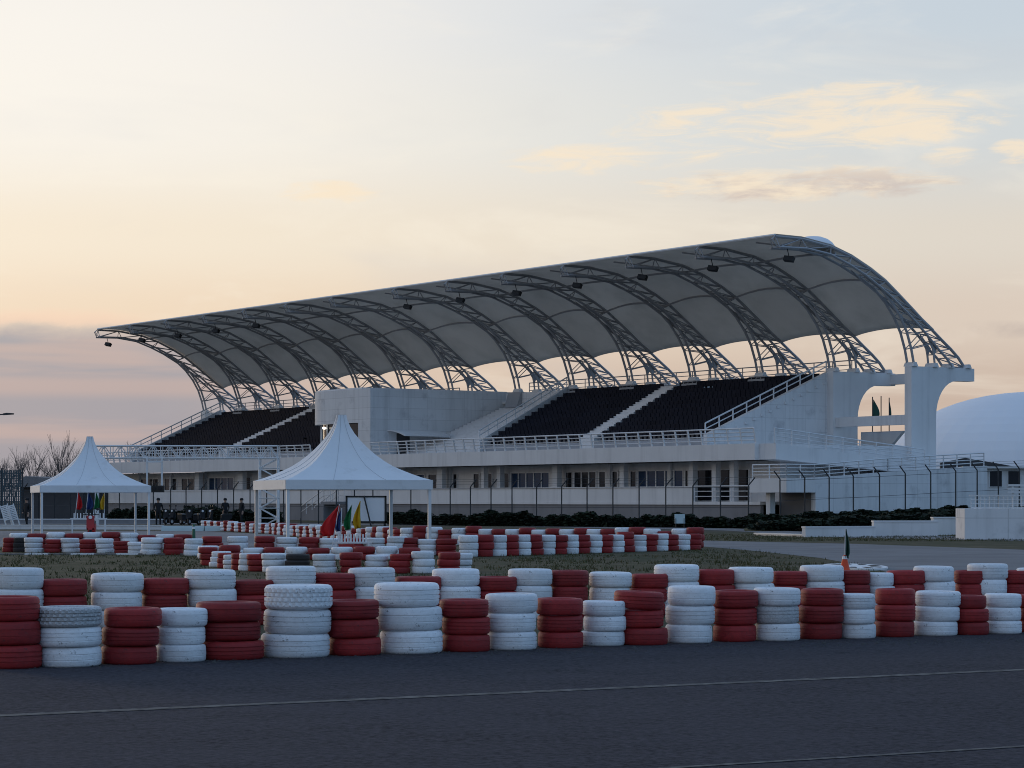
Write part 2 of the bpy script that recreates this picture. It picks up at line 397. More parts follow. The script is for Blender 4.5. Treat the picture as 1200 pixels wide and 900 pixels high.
# hairpin apex kerb with black and white marks
c = gp(1002, 665.5); mb = MB(); n = 28
outer = [(c.x+.72*math.cos(t), c.y+2.3*math.sin(t)) for t in [2*math.pi*i/n for i in range(n)]]
mb.prism(outer, 'z', .0, .05); tag(mb.build('apex_kerb', 'kerb_white'), kind='structure')
mb = MB()
for i in range(0, n, 3):
    t0, t1 = 2*math.pi*i/n, 2*math.pi*(i+1.4)/n
    q = [(c.x+r*.72*math.cos(t), c.y+r*2.3*math.sin(t), .056) for r, t in ((.5, t0), (.84, t0), (.84, t1), (.5, t1))]; mb.quad(*q)
tag(mb.build('apex_kerb_marks', 'kerb_black'), kind='structure')

# ------------------------------------------------------------------ grandstand frame of reference
TH = 0.96815; OX, OY = -40.538, 234.441
UX = Vector((math.cos(TH), -math.sin(TH), 0)); VX = Vector((math.sin(TH), math.cos(TH), 0)); O3 = Vector((OX, OY, 0))
def s_at(px_, d):
    r = (px_-600)/F; A = O3+VX*d
    return (r*A.y-A.x)/(UX.x-r*UX.y)
def loc2w(s, d, z): return O3+UX*s+VX*d+Vector((0, 0, z))
BAY = 7.6; CB = 1.2962
S = [BAY*(i if i < 7 else i-1+CB) for i in range(14)]
gs = thing('grandstand', 'white concrete grandstand with dark seats under a curved membrane roof on steel trusses', 'grandstand', (OX, OY, 0), -TH)
P = gs
DECK = 5.2
def railing(mb, pts, h, posts, rails=4, r=.035, pr=.05, lean=0.):
    """pts polyline of base points; posts spacing"""
    for a, b in zip(pts, pts[1:]):
        a = Vector(a); b = Vector(b); n = max(1, int(round((b-a).length/posts)))
        off = Vector((0, 0, 0))
        for i in range(n+1):
            p = a.lerp(b, i/n); mb.tube(p, p+Vector((0, lean, h)), pr, 5)
        for k in range(rails):
            q = Vector((0, lean*(k+1)/rails, h*(k+1)/rails)); mb.tube(a+q, b+q, r if k < rails-1 else r*1.4, 5)
# terrace slab and fascia
MB().box(0, 101, -1.5, 13.5, DECK-.25, DECK).build('terrace_slab', 'plain_concrete', P)
f = MB(); f.box(0, 101.003, -1.76, -1.503, 4.18, DECK+.02); f.box(100.75, 101.0, -1.5, 13.4, 4.18, DECK-.26); f.build('fascia', 'plain_concrete', P)
f = MB(); railing(f, [(s_at(437, -1.5), -1.55, DECK), (100.9, -1.55, DECK)], .98, 1.32, 4, .035, .075, -.18)
f.build('balustrade', 'white_steel', P)
f = MB(); railing(f, [(0.3, -1.55, DECK), (s_at(366, -1.5), -1.55, DECK)], .98, 1.32, 4, .035, .075, -.18)
f.build('balustrade', 'white_steel', P)
# lower storey
FLOOR = 1.55
MB().box(0, 101.0, -1.3, 13.3, FLOOR-.2, FLOOR).build('gallery_floor', 'plain_concrete', P)
MB().box(0, 100.9, -1.2, -.95, 0, FLOOR-.2).build('base_wall', 'grey_render', P)  # darker grey puts shading as well as dirt into the wall colour
sp0, sp1, sp2 = s_at(455, -1.3), s_at(812, -1.3), s_at(878, -1.3)
f = MB(); f.box(0, sp1, -1.28, -1.1, FLOOR, FLOOR+.93); f.box(0, sp1, -1.34, -1.04, FLOOR+.93, FLOOR+1.0); f.build('parapet', 'plain_concrete', P)
f = MB(); railing(f, [(sp1+.05, -1.2, FLOOR), (sp2, -1.2, FLOOR)], 1.0, 2.0, 3, .03, .04); f.build('gallery_rail', 'white_steel', P)
f = MB(); f.box(0, 100.7, .6, .85, FLOOR, 4.17); f.box(100.45, 100.7, .86, 13.2, 0, 4.17); f.box(0, 100.7, 13.2, 13.45, 0, DECK-.26); f.box(0, .25, .86, 13.2, 0, 4.17)
f.build('wall', 'plain_concrete', P)
# windows and doors of the gallery (pixel spans read from the photo, converted to metres along the wall)
def window(x0, x1, kind, panes, z0=1.75, z1=3.62, name='window'):
    s0, s1 = s_at(x0, .55), s_at(x1, .55)
    fr = MB(); fr.box(s0-.06, s1+.06, .50, .598, z0-.06, z0); fr.box(s0-.06, s1+.06, .50, .598, z1, z1+.06)
    for i in range(panes+1):
        x = s0+(s1-s0)*i/panes; fr.box(x-.05, x+.05, .50, .598, z0, z1)
    w = fr.build(name, 'white_steel', P)
    MB().box(s0, s1, .56, .595, z0, z1).build('pane', kind, w)
for x0, x1, k, n in ((555, 562, 'dark_glass', 1), (571, 577, 'dark_glass', 1), (590, 597, 'dark_glass', 1), (599, 644, 'blue_glass', 5), (645, 649, 'dark_glass', 1),
                     (663, 671, 'dark_glass', 1), (673, 699, 'dark_glass', 3), (702, 710, 'dark_glass', 1), (711, 724, 'dark_glass', 2), (739, 746, 'dark_glass', 1), (748, 801, 'blue_glass', 5),
                     (803, 807, 'dark_glass', 1), (817, 836, 'dark_glass', 1), (842, 858, 'dark_glass', 1), (863, 878, 'dark_glass', 1),
                     (480, 498, 'blue_glass', 2), (502, 512, 'dark_glass', 1), (531, 536, 'dark_glass', 1),
                     (193, 199, 'dark_glass', 1), (201, 207, 'dark_glass', 1), (213, 228, 'dark_glass', 2), (238, 243, 'dark_glass', 1), (245, 274, 'blue_glass', 4), (288, 294, 'dark_glass', 1), (330, 345, 'dark_glass', 2), (150, 160, 'dark_glass', 1), (165, 186, 'dark_glass', 3)):
    window(x0, x1, k, n, 1.62 if n < 3 else 1.75, 3.62, 'window' if n > 1 else 'glazed_door')
for a, b in ((566, 569), (584, 588), (649, 655), (728, 733), (809, 814), (836, 841), (857, 862), (514, 520), (280, 286), (230, 235), (470, 474)):
    s0, s1 = s_at(a, -.2), s_at(b, -.2); MB().box(s0, s1, -.35, .05, FLOOR+.001, 4.17).build('pillar', 'white_concrete', P)
for sx in [8+i*6.8 for i in range(13)]: MB().box(sx-.2, sx+.2, .36, .59, FLOOR+.001, 4.16).build('pilaster', 'white_concrete', P)

# seating tiers, fanned a little
D0, D1, NR = 1.2, 12.0, 13
def edge_s(e, d): return e[1]+(e[0]-e[1])*(d-D0)/(D1-D0)
def tread(k): return D0+(11.4-D0)*k/NR, DECK+.55+(.407*(11.4-D0))*k/NR
rs = random.Random(11)
def seat_block(el, er):
    tr = MB(); st = MB()
    for k in range(NR):
        d, z = tread(k); d2, z2 = tread(k+1)
        a0, a1, b0, b1 = edge_s(el, d), edge_s(er, d), edge_s(el, d2), edge_s(er, d2)
        tr.prism([(a0, d), (a1, d), (b1, d2+.02), (b0, d2+.02)], 'z', DECK+.001, z)
        n = int((a1-a0-.2)/.5)
        for i in range(n):
            if rs.random() < .004: continue
            x = a0+.12+(i+.5)*(a1-a0-.2)/n; j = rs.uniform(-.015, .015)
            st.box(x-.215, x+.215, d+.28, d+.68, z+.36+j, z+.42+j)
            st.box(x-.215, x+.215, d+.62, d+.70, z+.42+j, z+.80+j)
            st.box(x-.05, x+.05, d+.42, d+.55, z, z+.36+j)
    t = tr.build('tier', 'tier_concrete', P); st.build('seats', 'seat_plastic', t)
def aisle(el, w):
    a = MB()
    for k in range(NR*2):
        kk = k/2; d = D0+(11.4-D0)*kk/NR; z = DECK+.80+(.407*(11.4-D0))*kk/NR; d2 = d+(11.4-D0)/NR/2
        c0, c1 = edge_s(el, d), edge_s(el, d2)
        a.prism([(c0, d), (c0+w, d), (c1+w, d2), (c1, d2)], 'z', DECK+.002, z+.15)
    a.build('aisle_stair', 'plain_concrete', P)
EA, EB = (3.9, 5.6), (21.6, 23.0)
EC, ED = (62.6, 66.0), (74.8, 78.3)
AW = 1.7
def sh(e, w): return (e[0]+w, e[1]+w)
seat_block(EA, EB); aisle(EB, AW); seat_block(sh(EB, AW), (41.2, 41.2))
seat_block(EC, ED); aisle(ED, AW); seat_block(sh(ED, AW), (92.6, 92.6))
# white stair with its own sloping floor between the tower block and the right-hand seats
f = MB()
for k in range(NR*2):
    d = D0+(11.4-D0)*k/NR/2; z = DECK+.35+(.407*(11.4-D0))*k/NR/2; d2 = d+(11.4-D0)/NR/2
    c0, c1 = edge_s(EC, d), edge_s(EC, d2); f.prism([(53.62, d), (c0-.3, d), (c1-.3, d2), (53.62, d2)], 'z', DECK+.001, z-.35)
f.build('access_stair', 'plain_concrete', P)
# top walkway and sloping stringer walls
MB().box(3.0, 93.6, 11.42, 13.6, 9.55, 9.75).build('top_walkway', 'plain_concrete', P)
MB().box(54.0, 62.2, 11.45, 11.7, DECK+.01, 10.4).build('back_wall', 'white_concrete', P)
def stringer(e, w, side):
    q = MB(); a0, a1 = edge_s(e, D0-.4), edge_s(e, 11.4)
    lo, hi = DECK+.003, None
    z0, z1 = DECK+.95, DECK+.95+.407*11.0
    A = [(a0, D0-.4), (a1, 11.4)]
    v = [(a0, D0-.4, lo), (a1, 11.4, lo), (a1, 11.4, z1), (a0, D0-.4, z0)]; v2 = [(x+w, y, z) for x, y, z in v]
    k = q.v; q.v += v+v2; q.f += [(0, 1, 2, 3), (4, 7, 6, 5), (0, 4, 5, 1), (1, 5, 6, 2), (2, 6, 7, 3), (3, 7, 4, 0)]
    o = q.build('stringer_wall', 'white_concrete', P)
    r = MB(); railing(r, [(a0+w/2, D0-.4, z0), (a1+w/2, 11.4, z1)], .75, 1.25, 2, .04, .045); r.build('handrail', 'white_steel', o)
stringer(sh(EA, -.32), .3, 0); stringer(sh(EC, -.32), .3, 0)
# right end wall of the seating, with its row of small step-end blocks
wall = MB(); wall.prism([(D0-.4, 0), (13.6, 0), (13.6, 10.45), (11.5, 10.45), (D0-.4, 6.0)], 'x', 92.75, 93.15); ew = wall.build('end_wall', 'white_concrete', P)
r = MB(); railing(r, [(92.95, D0-.4, 6.0), (92.95, 11.5, 10.45)], .75, 1.25, 2, .04, .05); r.build('handrail', 'white_steel', ew)
for i in range(15):
    d = 1.2+i*.7; z = 5.55+.407*(d-D0+.1); MB().box(93.15, 93.25, d, d+.26, z, z+.16).build('step_end', 'white_steel', ew)
r = MB(); railing(r, [(54.5, 13.45, 9.75), (93.4, 13.45, 9.75)], 1.55, 1.9, 5, .03, .04); r.build('back_rail', 'truss_steel', P)
r = MB(); railing(r, [(3.2, 13.45, 9.75), (44, 13.45, 9.75)], 1.55, 1.9, 5, .03, .04); r.build('back_rail', 'truss_steel', P)

# central tower block with a rounded left corner
def plan(s0, s1, d0, d1, r, n=10):
    pts = [(s1, d1), (s1, d0), (s0+r, d0)]
    for i in range(1, n+1):
        t = math.pi/2*i/n; pts.append((s0+r-r*math.sin(t), d0+r-r*math.cos(t)))
    return pts+[(s0, d1)]
TS0, TS1, TD = 41.3, 53.5, -1.25
f = MB(); f.prism(plan(TS0, TS1, TD, 13.0, 4.6), 'z', 7.85, 10.55); tw = f.build('tower_block', 'white_concrete', P, 30)
MB().prism(plan(TS0+.05, TS1-1.5, TD+.1, 12.9, 4.6), 'z', 10.551, 10.66).build('roof_cap', 'plain_concrete', tw)
f = MB(); f.prism([(TD, DECK+.002), (13.0, DECK+.002), (13.0, 7.849), (TD, 7.849)], 'x', TS1-.5, TS1); f.box(TS1-1.9, TS1-.5, TD, TD+.4, DECK+.002, 7.849); f.box(TS0+.05, TS0+.5, 4, 13, DECK+.002, 7.849); f.build('tower_wall', 'white_concrete', tw)
f = MB(); f.prism(plan(TS0+.55, TS1-.52, TD+.55, 12.0, 4.0), 'z', DECK+.003, 7.848); gl = f.build('glazing', 'dark_glass', tw, 30)
f = MB()
for s_, d_ in plan(TS0+.5, TS1-1.9, TD+.5, 12.0, 4.05, 5)[2:-1]: f.tube((s_, d_, DECK), (s_, d_, 7.84), .07, 6)
f.build('mullion', 'white_steel', gl)
f = MB(); f.lathe([(0, -.1), (.16, -.06), (.16, .06), (0, .1)], 10); o = f.build('ceiling_lamp', 'lamp_glow', tw); o.location = (s_at(380, -1.0), -1.0, 7.55)
# curved canopies over the side doors
def awning(x0, sgn, d0, d1):
    q = MB(); n = 7
    for t0, t1 in [(i/n, (i+1)/n) for i in range(n)]:
        a = (x0+sgn*2.6*t0, 7.15-.45*t0*t0); b = (x0+sgn*2.6*t1, 7.15-.45*t1*t1)
        q.prism([(a[0], a[1]), (b[0], b[1]), (b[0], b[1]+.1), (a[0], a[1]+.1)], 'y', d0, d1)
    q.build('door_awning', 'white_steel', tw)
awning(TS1+.02, 1, .3, 4.6); awning(TS0-.02, -1, 3.8, 6.4)
MB().box(TS1+.005, TS1+.06, 1.2, 2.4, DECK+.01, 7.0).build('side_door', 'shed_wall', tw)

# concrete frames (column with rear cantilever) and roof trusses
def frame_mesh():
    pts = [(11.4, 0), (13.65, 0), (13.65, 7.2)]
    for i in range(1, 9):
        t = math.pi/2*i/8; pts.append((13.65+1.9*(1-math.cos(t)), 7.2+2.4*math.sin(t)))
    pts += [(17.2, 9.62), (17.2, 10.48), (11.4, 10.48)]
    q = MB(); q.prism(pts, 'x', -.32, .32); return q.mesh('concrete_frame', 'plain_concrete')
fm = frame_mesh()
TOP = [(-.1, 18.33), (2.1, 18.3), (4.6, 17.95), (6.4, 17.4), (8.1, 16.65), (9.4, 15.95), (10.6, 15.1), (11.7, 14.3), (12.7, 13.55), (13.6, 12.95), (14.5, 12.3), (15.3, 11.75), (16.0, 11.2), (16.6, 10.55)]
LOW = [(-.1, 17.62), (2.2, 17.66), (4.2, 17.4), (5.8, 16.85), (7.2, 16.25), (8.4, 15.6), (9.5, 14.95), (10.6, 14.2), (11.6, 13.45), (12.5, 12.75), (13.2, 12.15), (13.9, 11.55), (14.5, 11.1), (15.0, 10.55)]
LEG = [(7.4, 16.15), (8.6, 15.5), (9.6, 14.65), (10.4, 13.7), (11.0, 12.7), (11.4, 11.6), (11.65, 10.55)]
VL = [(13.25, 12.1), (13.45, 11.3), (13.55, 10.55)]
def truss_meshes():
    a = MB(); w = .42
    def p(c, x): return (x, c[0], c[1])
    a.path([p(c, 0) for c in TOP], .10, 6)
    for sx in (-w, w): a.path([p(c, sx) for c in LOW], .085, 6)
    for i in range(len(TOP)):
        for sx in (-w, w):
            a.tube(p(TOP[i], 0), p(LOW[i], sx), .035, 5)
            if i+1 < len(TOP): a.tube(p(LOW[i], sx), p(TOP[i+1], 0), .04, 5)
        a.tube(p(LOW[i], -w), p(LOW[i], w), .035, 5)
    # tip loop
    for sx in (-.3, .3): a.path([(sx, -.1, 17.62), (sx*.2, -.45, 18.1), (0, -.1, 18.4)], .035, 5)
    a = a.mesh('roof_truss', 'truss_steel', 40)
    g = MB()
    for sx in (-.3, .3): g.path([p(c, sx) for c in LEG], .09, 6)
    back = [(8.4, 15.55), (9.6, 14.8), (10.8, 14.0), (11.8, 13.25), (12.6, 12.6), (13.2, 12.0), (13.5, 11.2)]
    for i in range(1, len(LEG)-1):
        for sx in (-.3, .3):
            g.tube(p(LEG[i], sx), p(back[i], sx), .035, 5); g.tube(p(LEG[i], sx), p(back[i-1], sx), .035, 5)
    for sx in (-.3, .3): g.prism([(6.6, 16.62), (8.5, 15.66), (8.9, 15.2), (7.5, 15.95)], 'x', sx-.03, sx+.03)
    g = g.mesh('front_leg', 'truss_steel', 40)
    h = MB()
    for sx in (-.3, .3): h.path([p(c, sx) for c in VL], .075, 6)
    h.tube(p(VL[1], -.3), p(VL[1], .3), .04, 5)
    for sx in (-.3, .3): h.prism([(12.7, 12.75), (13.75, 11.75), (13.55, 11.35), (13.2, 11.8)], 'x', sx-.03, sx+.03)
    h = h.mesh('rear_leg', 'truss_steel', 40)
    k = MB(); c0 = 0; k.prism([(c0-.24, 10.48), (c0+.24, 10.48), (c0+.1, 10.75), (c0-.1, 10.75)], 'x', -.45, .45)
    k = k.mesh('base_shoe', 'plain_concrete')
    l = MB(); rot = Matrix.Translation((.1, .95, 16.95)) @ Matrix.Rotation(R_(-25), 4, 'X') @ Matrix.Rotation(R_(20), 4, 'Z')
    l.box(-.34, .34, -.15, .15, -.16, .16, rot); l.tube((.1, .95, 17.1), (.1, .8, 17.65), .03, 5)
    l = l.mesh('floodlight', 'black_box')
    return a, g, h, k, l
TM = truss_meshes()
for i, s_ in enumerate(S):
    o = bpy.data.objects.new('concrete_frame', fm); COL.objects.link(o); o.parent = P; o.location = (s_, 0, 0)
    t = bpy.data.objects.new('roof_truss', TM[0]); COL.objects.link(t); t.parent = P; t.location = (s_, 0, 0)
    for nm, me in zip(('front_leg', 'rear_leg', 'base_shoe', 'floodlight'), TM[1:]):
        if nm == 'floodlight' and i in (5, 6): continue
        for y_ in ((11.65, 13.55, 15.0, 16.6) if nm == 'base_shoe' else (0,)):
            q = bpy.data.objects.new(nm, me); COL.objects.link(q); q.parent = t; q.location = (0, y_, 0)
    if 0 < i < 12:
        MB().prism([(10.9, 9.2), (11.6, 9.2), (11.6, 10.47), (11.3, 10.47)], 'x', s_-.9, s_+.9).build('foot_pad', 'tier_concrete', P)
f = MB(); f.box(S[12]+.33, S[13]-.33, 11.6, 12.1, 6.65, 7.3); f.build('tie_beam', 'plain_concrete', P)
f = MB(); f.box(S[0]+.1, S[13]-.1, 16.75, 17.15, 9.7, 10.4); f.build('rear_beam', 'plain_concrete', P)
# sloping rear stair wall seen under the last bay
f = MB(); f.prism([(93.5, 0), (s_at(1037, 14.2), 0), (s_at(1037, 14.2), 4.9), (s_at(1058, 14.2), 6.35), (93.5, 6.35)], 'y', 14.2, 14.5); f.build('rear_stair_wall', 'white_concrete', P)

# membrane roof: arched between trusses, scalloped rear edge
def canopy():
    q = MB(); prof = [c for c in TOP if c[0] < 13.2]+[(13.75, 12.85)]
    fine = []
    for a, b in zip(prof, prof[1:]): fine += [a, ((a[0]+b[0])/2, (a[1]+b[1])/2)]
    fine.append(prof[-1]); nb = 10; cols = []
    for i in range(13):
        for k in range(nb+(1 if i == 12 else 0)):
            t = k/nb; cols.append((S[i]+(S[i+1]-S[i])*t, t))
    n = len(fine)
    for s_, t in cols:
        bulge = math.sin(math.pi*t)
        for j, (d, z) in enumerate(fine):
            u = j/(n-1); dd = d-.22*bulge**.8*u**5; zz = z+.12+.16*bulge*math.sin(math.pi*min(1, u))+.30*bulge**.8*u**5
            q.v.append((s_, dd, zz))
    for c_ in range(len(cols)-1):
        for j in range(n-1):
            a = c_*n+j; q.f.append((a, a+n, a+n+1, a+1))
    o = q.build('canopy', 'membrane', P, 60)
    so = o.modifiers.new('thickness', 'SOLIDIFY'); so.thickness = .05; so.offset = 1
    # front edge tube and purlins under the cloth
    e = MB(); e.tube((S[0], -.12, 18.42), (S[13], -.12, 18.42), .09, 6); e.build('edge_tube', 'white_steel', o)
    for (d, z, rise) in ((5.0, 17.55, .12), (9.0, 15.85, .45)):
        pl = MB()
        for i in range(13):
            pts = [(S[i]+(S[i+1]-S[i])*k/8, d, z+rise*math.sin(math.pi*k/8)) for k in range(9)]; pl.path(pts, .075, 5)
        pl.build('purlin', 'truss_steel', o)
    for i in range(1, 14):
        MB().path([(S[i]-2.6, .5, 18.2), (S[i]-1.0, 2.0, 17.9), (S[i], 2.6, 17.7)], .055, 5).build('brace', 'truss_steel', o)
    return o
cn = canopy()
# raised white cap on the roof behind the last truss
f = MB(); f.lathe([(1, 0), (.97, .25), (.86, .5), (.66, .75), (.36, .93), (0, 1)], 24); o = f.build('roof_cowl', 'dome_fabric', P, 60)
o.scale = (1.35, 1.5, .85); o.location = (S[13]-1.7, 4.6, 17.95)

# switchback ramp and annex beyond the right end
f = MB(); f.prism([(-1.4, 4.2), (11.5, 3.3), (11.5, 4.0), (-1.4, 5.2)], 'x', 101.02, 102.6); rp = f.build('ramp', 'plain_concrete', P)
f = MB(); railing(f, [(102.5, -1.4, 5.2), (102.5, 11.5, 4.0)], .95, 1.5, 4, .03, .045); f.build('ramp_rail', 'white_steel', rp)
f = MB(); f.prism([(0.2, 0), (15.2, 0), (15.2, 3.9), (6.5, 3.45), (.2, 3.02)], 'x', 104.1, 104.5); f.box(101.03, 104.09, 15.0, 15.3, 0, 3.6); an = f.build('annex_wall', 'white_concrete', P)
MB().box(101.05, 104.52, -2.2, .18, 2.12, 3.0).build('annex_slab', 'plain_concrete', an)
f = MB(); f.prism([(.19, 2.6), (15, 3.3), (15, 3.75), (.19, 2.99)], 'x', 101.06, 104.08); f.build('annex_deck', 'plain_concrete', an)
MB().box(101.06, 104.4, .3, .6, 0, 2.11).build('recess_wall', 'grey_render', an)
MB().box(101.9, 102.3, -1.6, -1.2, 0, 2.11).build('pillar', 'plain_concrete', an)
f = MB(); railing(f, [(101.2, -2.1, 3.0), (104.4, -2.1, 3.0), (104.4, .2, 3.0), (104.3, 6.5, 3.45), (104.3, 15.1, 3.9)], .85, 1.3, 4, .03, .045); f.build('annex_rail', 'white_steel', an)

# ------------------------------------------------------------------ perimeter fence with bent tops, hedge
def fence(name, label, pts, n_sp, bend, hs=2.5):
    """pts: list of (x,y,z) corners; bend: direction of the cranked arm"""
    t = thing(name, label, 'fence', pts[0]); o0 = Vector(pts[0]); wire = MB(); pos = []
    for a, b in zip(pts, pts[1:]):
        a = Vector(a); b = Vector(b); n = max(1, round((b-a).length/n_sp)); pos += [a.lerp(b, i/n) for i in range(n)]
    pos.append(Vector(pts[-1]))
    for p in pos:
        q = MB(); k = p-o0; top = k+Vector((0, 0, hs)); q.tube(k, top, .045, 6); q.tube(top, top+Vector((*bend, .48)), .04, 6); q.build('post', 'dark_steel', t)
    for h in (.1, 1.2, 2.4):
        MB().path([p-o0+Vector((0, 0, h)) for p in pos], .012, 4).build('wire', 'dark_steel', t)
    for k in (.35, .7, 1.):
        e = Vector((bend[0]*k, bend[1]*k, hs+.48*k)); MB().path([p-o0+e for p in pos], .007, 4).build('barbed_wire', 'dark_steel', t)
fl = [at(-60, 196), at(200, 178), at(600, 151), at(877, 140.5)]
fence('wire_fence', 'dark wire fence with cranked posts along the front of the grandstand', [tuple(p) for p in fl], 1.95, (.38, -.1))
fr = [at(914, 142, .4), at(1000, 144.5, .6), at(1120, 149, .95), at(1290, 155, 1.4)]
fence('wire_fence', 'dark wire fence with cranked posts before the pale blue annex wall', [tuple(p) for p in fr], 1.86, (-.36, -.05))

def leaf_hedge(name, label, pts, w, n, seed):
    """pts (x,y,z0,h) polyline, irregular top; thousands of small leaf faces round dark stems"""
    r = random.Random(seed); t = thing(name, label, 'hedge', pts[0][:3]); o0 = Vector(pts[0][:3]); q = MB(); L = []
    for a, b in zip(pts, pts[1:]): L.append((Vector(b[:3])-Vector(a[:3])).length)
    tot = sum(L)
    for i in range(n):
        d = r.random()*tot; k = 0
        while d > L[k]: d -= L[k]; k += 1
        a, b = pts[k], pts[k+1]; f_ = d/L[k]; c = Vector(a[:3]).lerp(Vector(b[:3]), f_); h = a[3]+(b[3]-a[3])*f_
        g = c.x*1.7+c.y*.6; h *= .78+.14*math.sin(g)+.10*math.sin(g*2.7+1)+.08*math.sin(g*6.1)
        c = c-o0+Vector((r.uniform(-w, w)*.3, r.uniform(-w, w), h*r.random()**.6)); s_ = r.uniform(.05, .12)
        m_ = Matrix.Rotation(r.uniform(0, 6.28), 3, 'Z') @ Matrix.Rotation(r.uniform(-1.2, 1.2), 3, 'X')
        q.quad(*[c+m_ @ Vector(v)*s_ for v in ((-1, -.6, 0), (1, -.6, 0), (1.1, .6, .2), (-.9, .6, .1))])
    q.build('foliage', 'leaf_dark', t)
    st = MB()
    for a, b in zip(pts, pts[1:]):
        m = int((Vector(b[:3])-Vector(a[:3])).length/.5)
        for i in range(m):
            c = Vector(a[:3]).lerp(Vector(b[:3]), i/m)-o0; st.tube(c, c+Vector((r.uniform(-.2, .2), r.uniform(-.1, .1), (a[3]+b[3])*.34)), .05, 4)
        a0, b0 = Vector(a[:3])-o0, Vector(b[:3])-o0; dz = Vector((0, 0, 1))
        st.quad(a0+Vector((0, .1, 0)), b0+Vector((0, .1, 0)), b0+dz*b[3]*.55+Vector((0, .1, 0)), a0+dz*a[3]*.55+Vector((0, .1, 0)))
    st.build('stems', 'leaf_dark', t)
def hp(px_, Y, z, h): p = at(px_, Y, z); return (p.x, p.y, p.z, h)
leaf_hedge('hedge', 'dark clipped hedge along the fence below the grandstand gallery', [hp(455, 160, 0, .95), hp(620, 149, 0, .98), hp(770, 143.5, 0, .85), hp(884, 139, 0, .85)], .5, 15000, 1)
leaf_hedge('hedge', 'dark hedge on the bank above the low stepped white walls', [hp(880, 138, 0.02, .8), hp(915, 139.5, .3, .55), hp(960, 141, .45, .55), hp(1060, 144, .6, .5), hp(1135, 147, .85, .5)], .6, 12000, 2)
leaf_hedge('hedge', 'low dark ground hedge on the bank just behind the stepped white walls', [hp(884, 128, 0.0, .55), hp(950, 128, .15, .6), hp(1050, 131, .25, .7), hp(1132, 134, .4, .8)], 1.6, 12000, 6)
leaf_hedge('hedge', 'ragged dark bushes behind the parked scooters left of the gantry leg', [hp(128, 176, 0, 1.15), hp(200, 172, 0, 1.25), hp(300, 165, 0, 1.3), hp(330, 163, 0, 1.0)], .6, 8000, 4)

p = at(797, 138.0); t = thing('notice_sign', 'small pale sign board on short legs in front of the dark hedge', 'sign', p, .1)
MB().box(-.30, .30, -.02, .02, .30, .85, Matrix.Rotation(R_(-10), 4, 'X')).build('board', 'teal_paint', t)
for sx in (-.24, .24): MB().tube((sx, .03, 0), (sx, .03, .6), .02, 5).build('leg', 'dark_steel', t)

# ------------------------------------------------------------------ tyres
def tyre_mesh(kind, mat, seg):
    prof = [(.64, .12), (.70, .03), (.79, .0), (.885, .012), (.945, .05), (.982, .125)]
    if kind in ('smooth', 'rib'):
        tr = []; dp = .968 if kind == 'rib' else .984
        for z in ((.30, .5, .70) if kind == 'rib' else (.36, .64)): tr += [(1.0-.012*abs(z-.5), z-.03), (dp, z-.022), (dp, z+.022), (1.0-.012*abs(z-.5), z+.03)]
    else:
        tr = []
        for z in (.23, .40, .60, .77): tr += [(1.0, z-.062), (1.0, z+.062), (.93, z+.07), (.93, z+.10)]
        tr = tr[:-2]
    prof2 = prof+tr+[(r, 1-z) for r, z in reversed(prof)]+[(.68, .80), (.82, .62), (.82, .38), (.68, .20)]
    i0, i1 = len(prof), len(prof)+len(tr)
    rad = None
    if kind == 'block':
        def rad(i, j, r):
            if i0 <= j < i1 and r > .99:
                band = (j-i0)//4; return .958 if (i+band*2+(j-i0) % 4) % 3 == 0 else 1.0
            return r
    q = MB(); q.lathe(prof2, seg, True, rad=rad)
    return q.mesh('tyre', mat, 35 if kind != 'block' else 25)
TY = {}
def tyre(kind, mat, lod):
    k = (kind, mat, lod)
    if k not in TY: TY[k] = tyre_mesh(kind if lod < 2 else 'smooth', mat, {0: 96, 1: 40, 2: 20}[lod])
    return TY[k]
rt = random.Random(21)
WHERE = ('bottom', 'middle', 'top', 'fourth')
def stack(c, Rr, h, n, colour, lod, place, group, tilt=0., kinds=None, mats=None, sticky=1.0):
    """one stack of n tyres standing at c; every tyre is a thing of its own"""
    t = h/n; z = c.z
    dx = dy = 0.
    for k in range(n):
        kd = kinds[k] if kinds and kinds[k] else rt.choices(('rib', 'smooth', 'block'), (.46, .54, 0))[0]
        mt = mats[k] if mats and mats[k] else ('white_tyre_paint' if colour == 'white' else 'red_tyre_paint')
        o = bpy.data.objects.new('tyre', tyre(kd, mt, lod)); COL.objects.link(o)
        sc = Rr*rt.uniform(.95, 1.025)
        o.scale = (sc, sc, t*rt.uniform(.985, 1.005))
        o.location = (c.x+dx, c.y+dy, z); dx += rt.uniform(-.028, .028)*sticky; dy += rt.uniform(-.028, .028)*sticky
        tl = tilt if k == n-1 else 0
        o.rotation_euler = (rt.uniform(-.012, .012), tl+rt.uniform(-.012, .012), rt.uniform(0, 6.28) if not tl else 0)
        if tl: o.location.z += abs(math.sin(tl))*sc*.55
        z += t
        adj = {'white_tyre_paint': 'white', 'worn_tyre_paint': 'worn grey', 'red_tyre_paint': 'red', 'dark_tyre_rubber': 'black'}[mt]
        if kd == 'block': adj += ' block-tread'
        w = WHERE[k] if n > 1 else 'only'
        if n == 2: w = ('bottom', 'top')[k]
        tag(o, '%s %s tyre of %s' % (w, adj, place), 'tyre', group)
def ground_c(px_, py, D):   # centre of a tyre whose front contact edge is seen at py
    p = gp(px_, py); Y = p.y+D*.42; return Vector(((px_-600)/F*Y, Y, 0.))
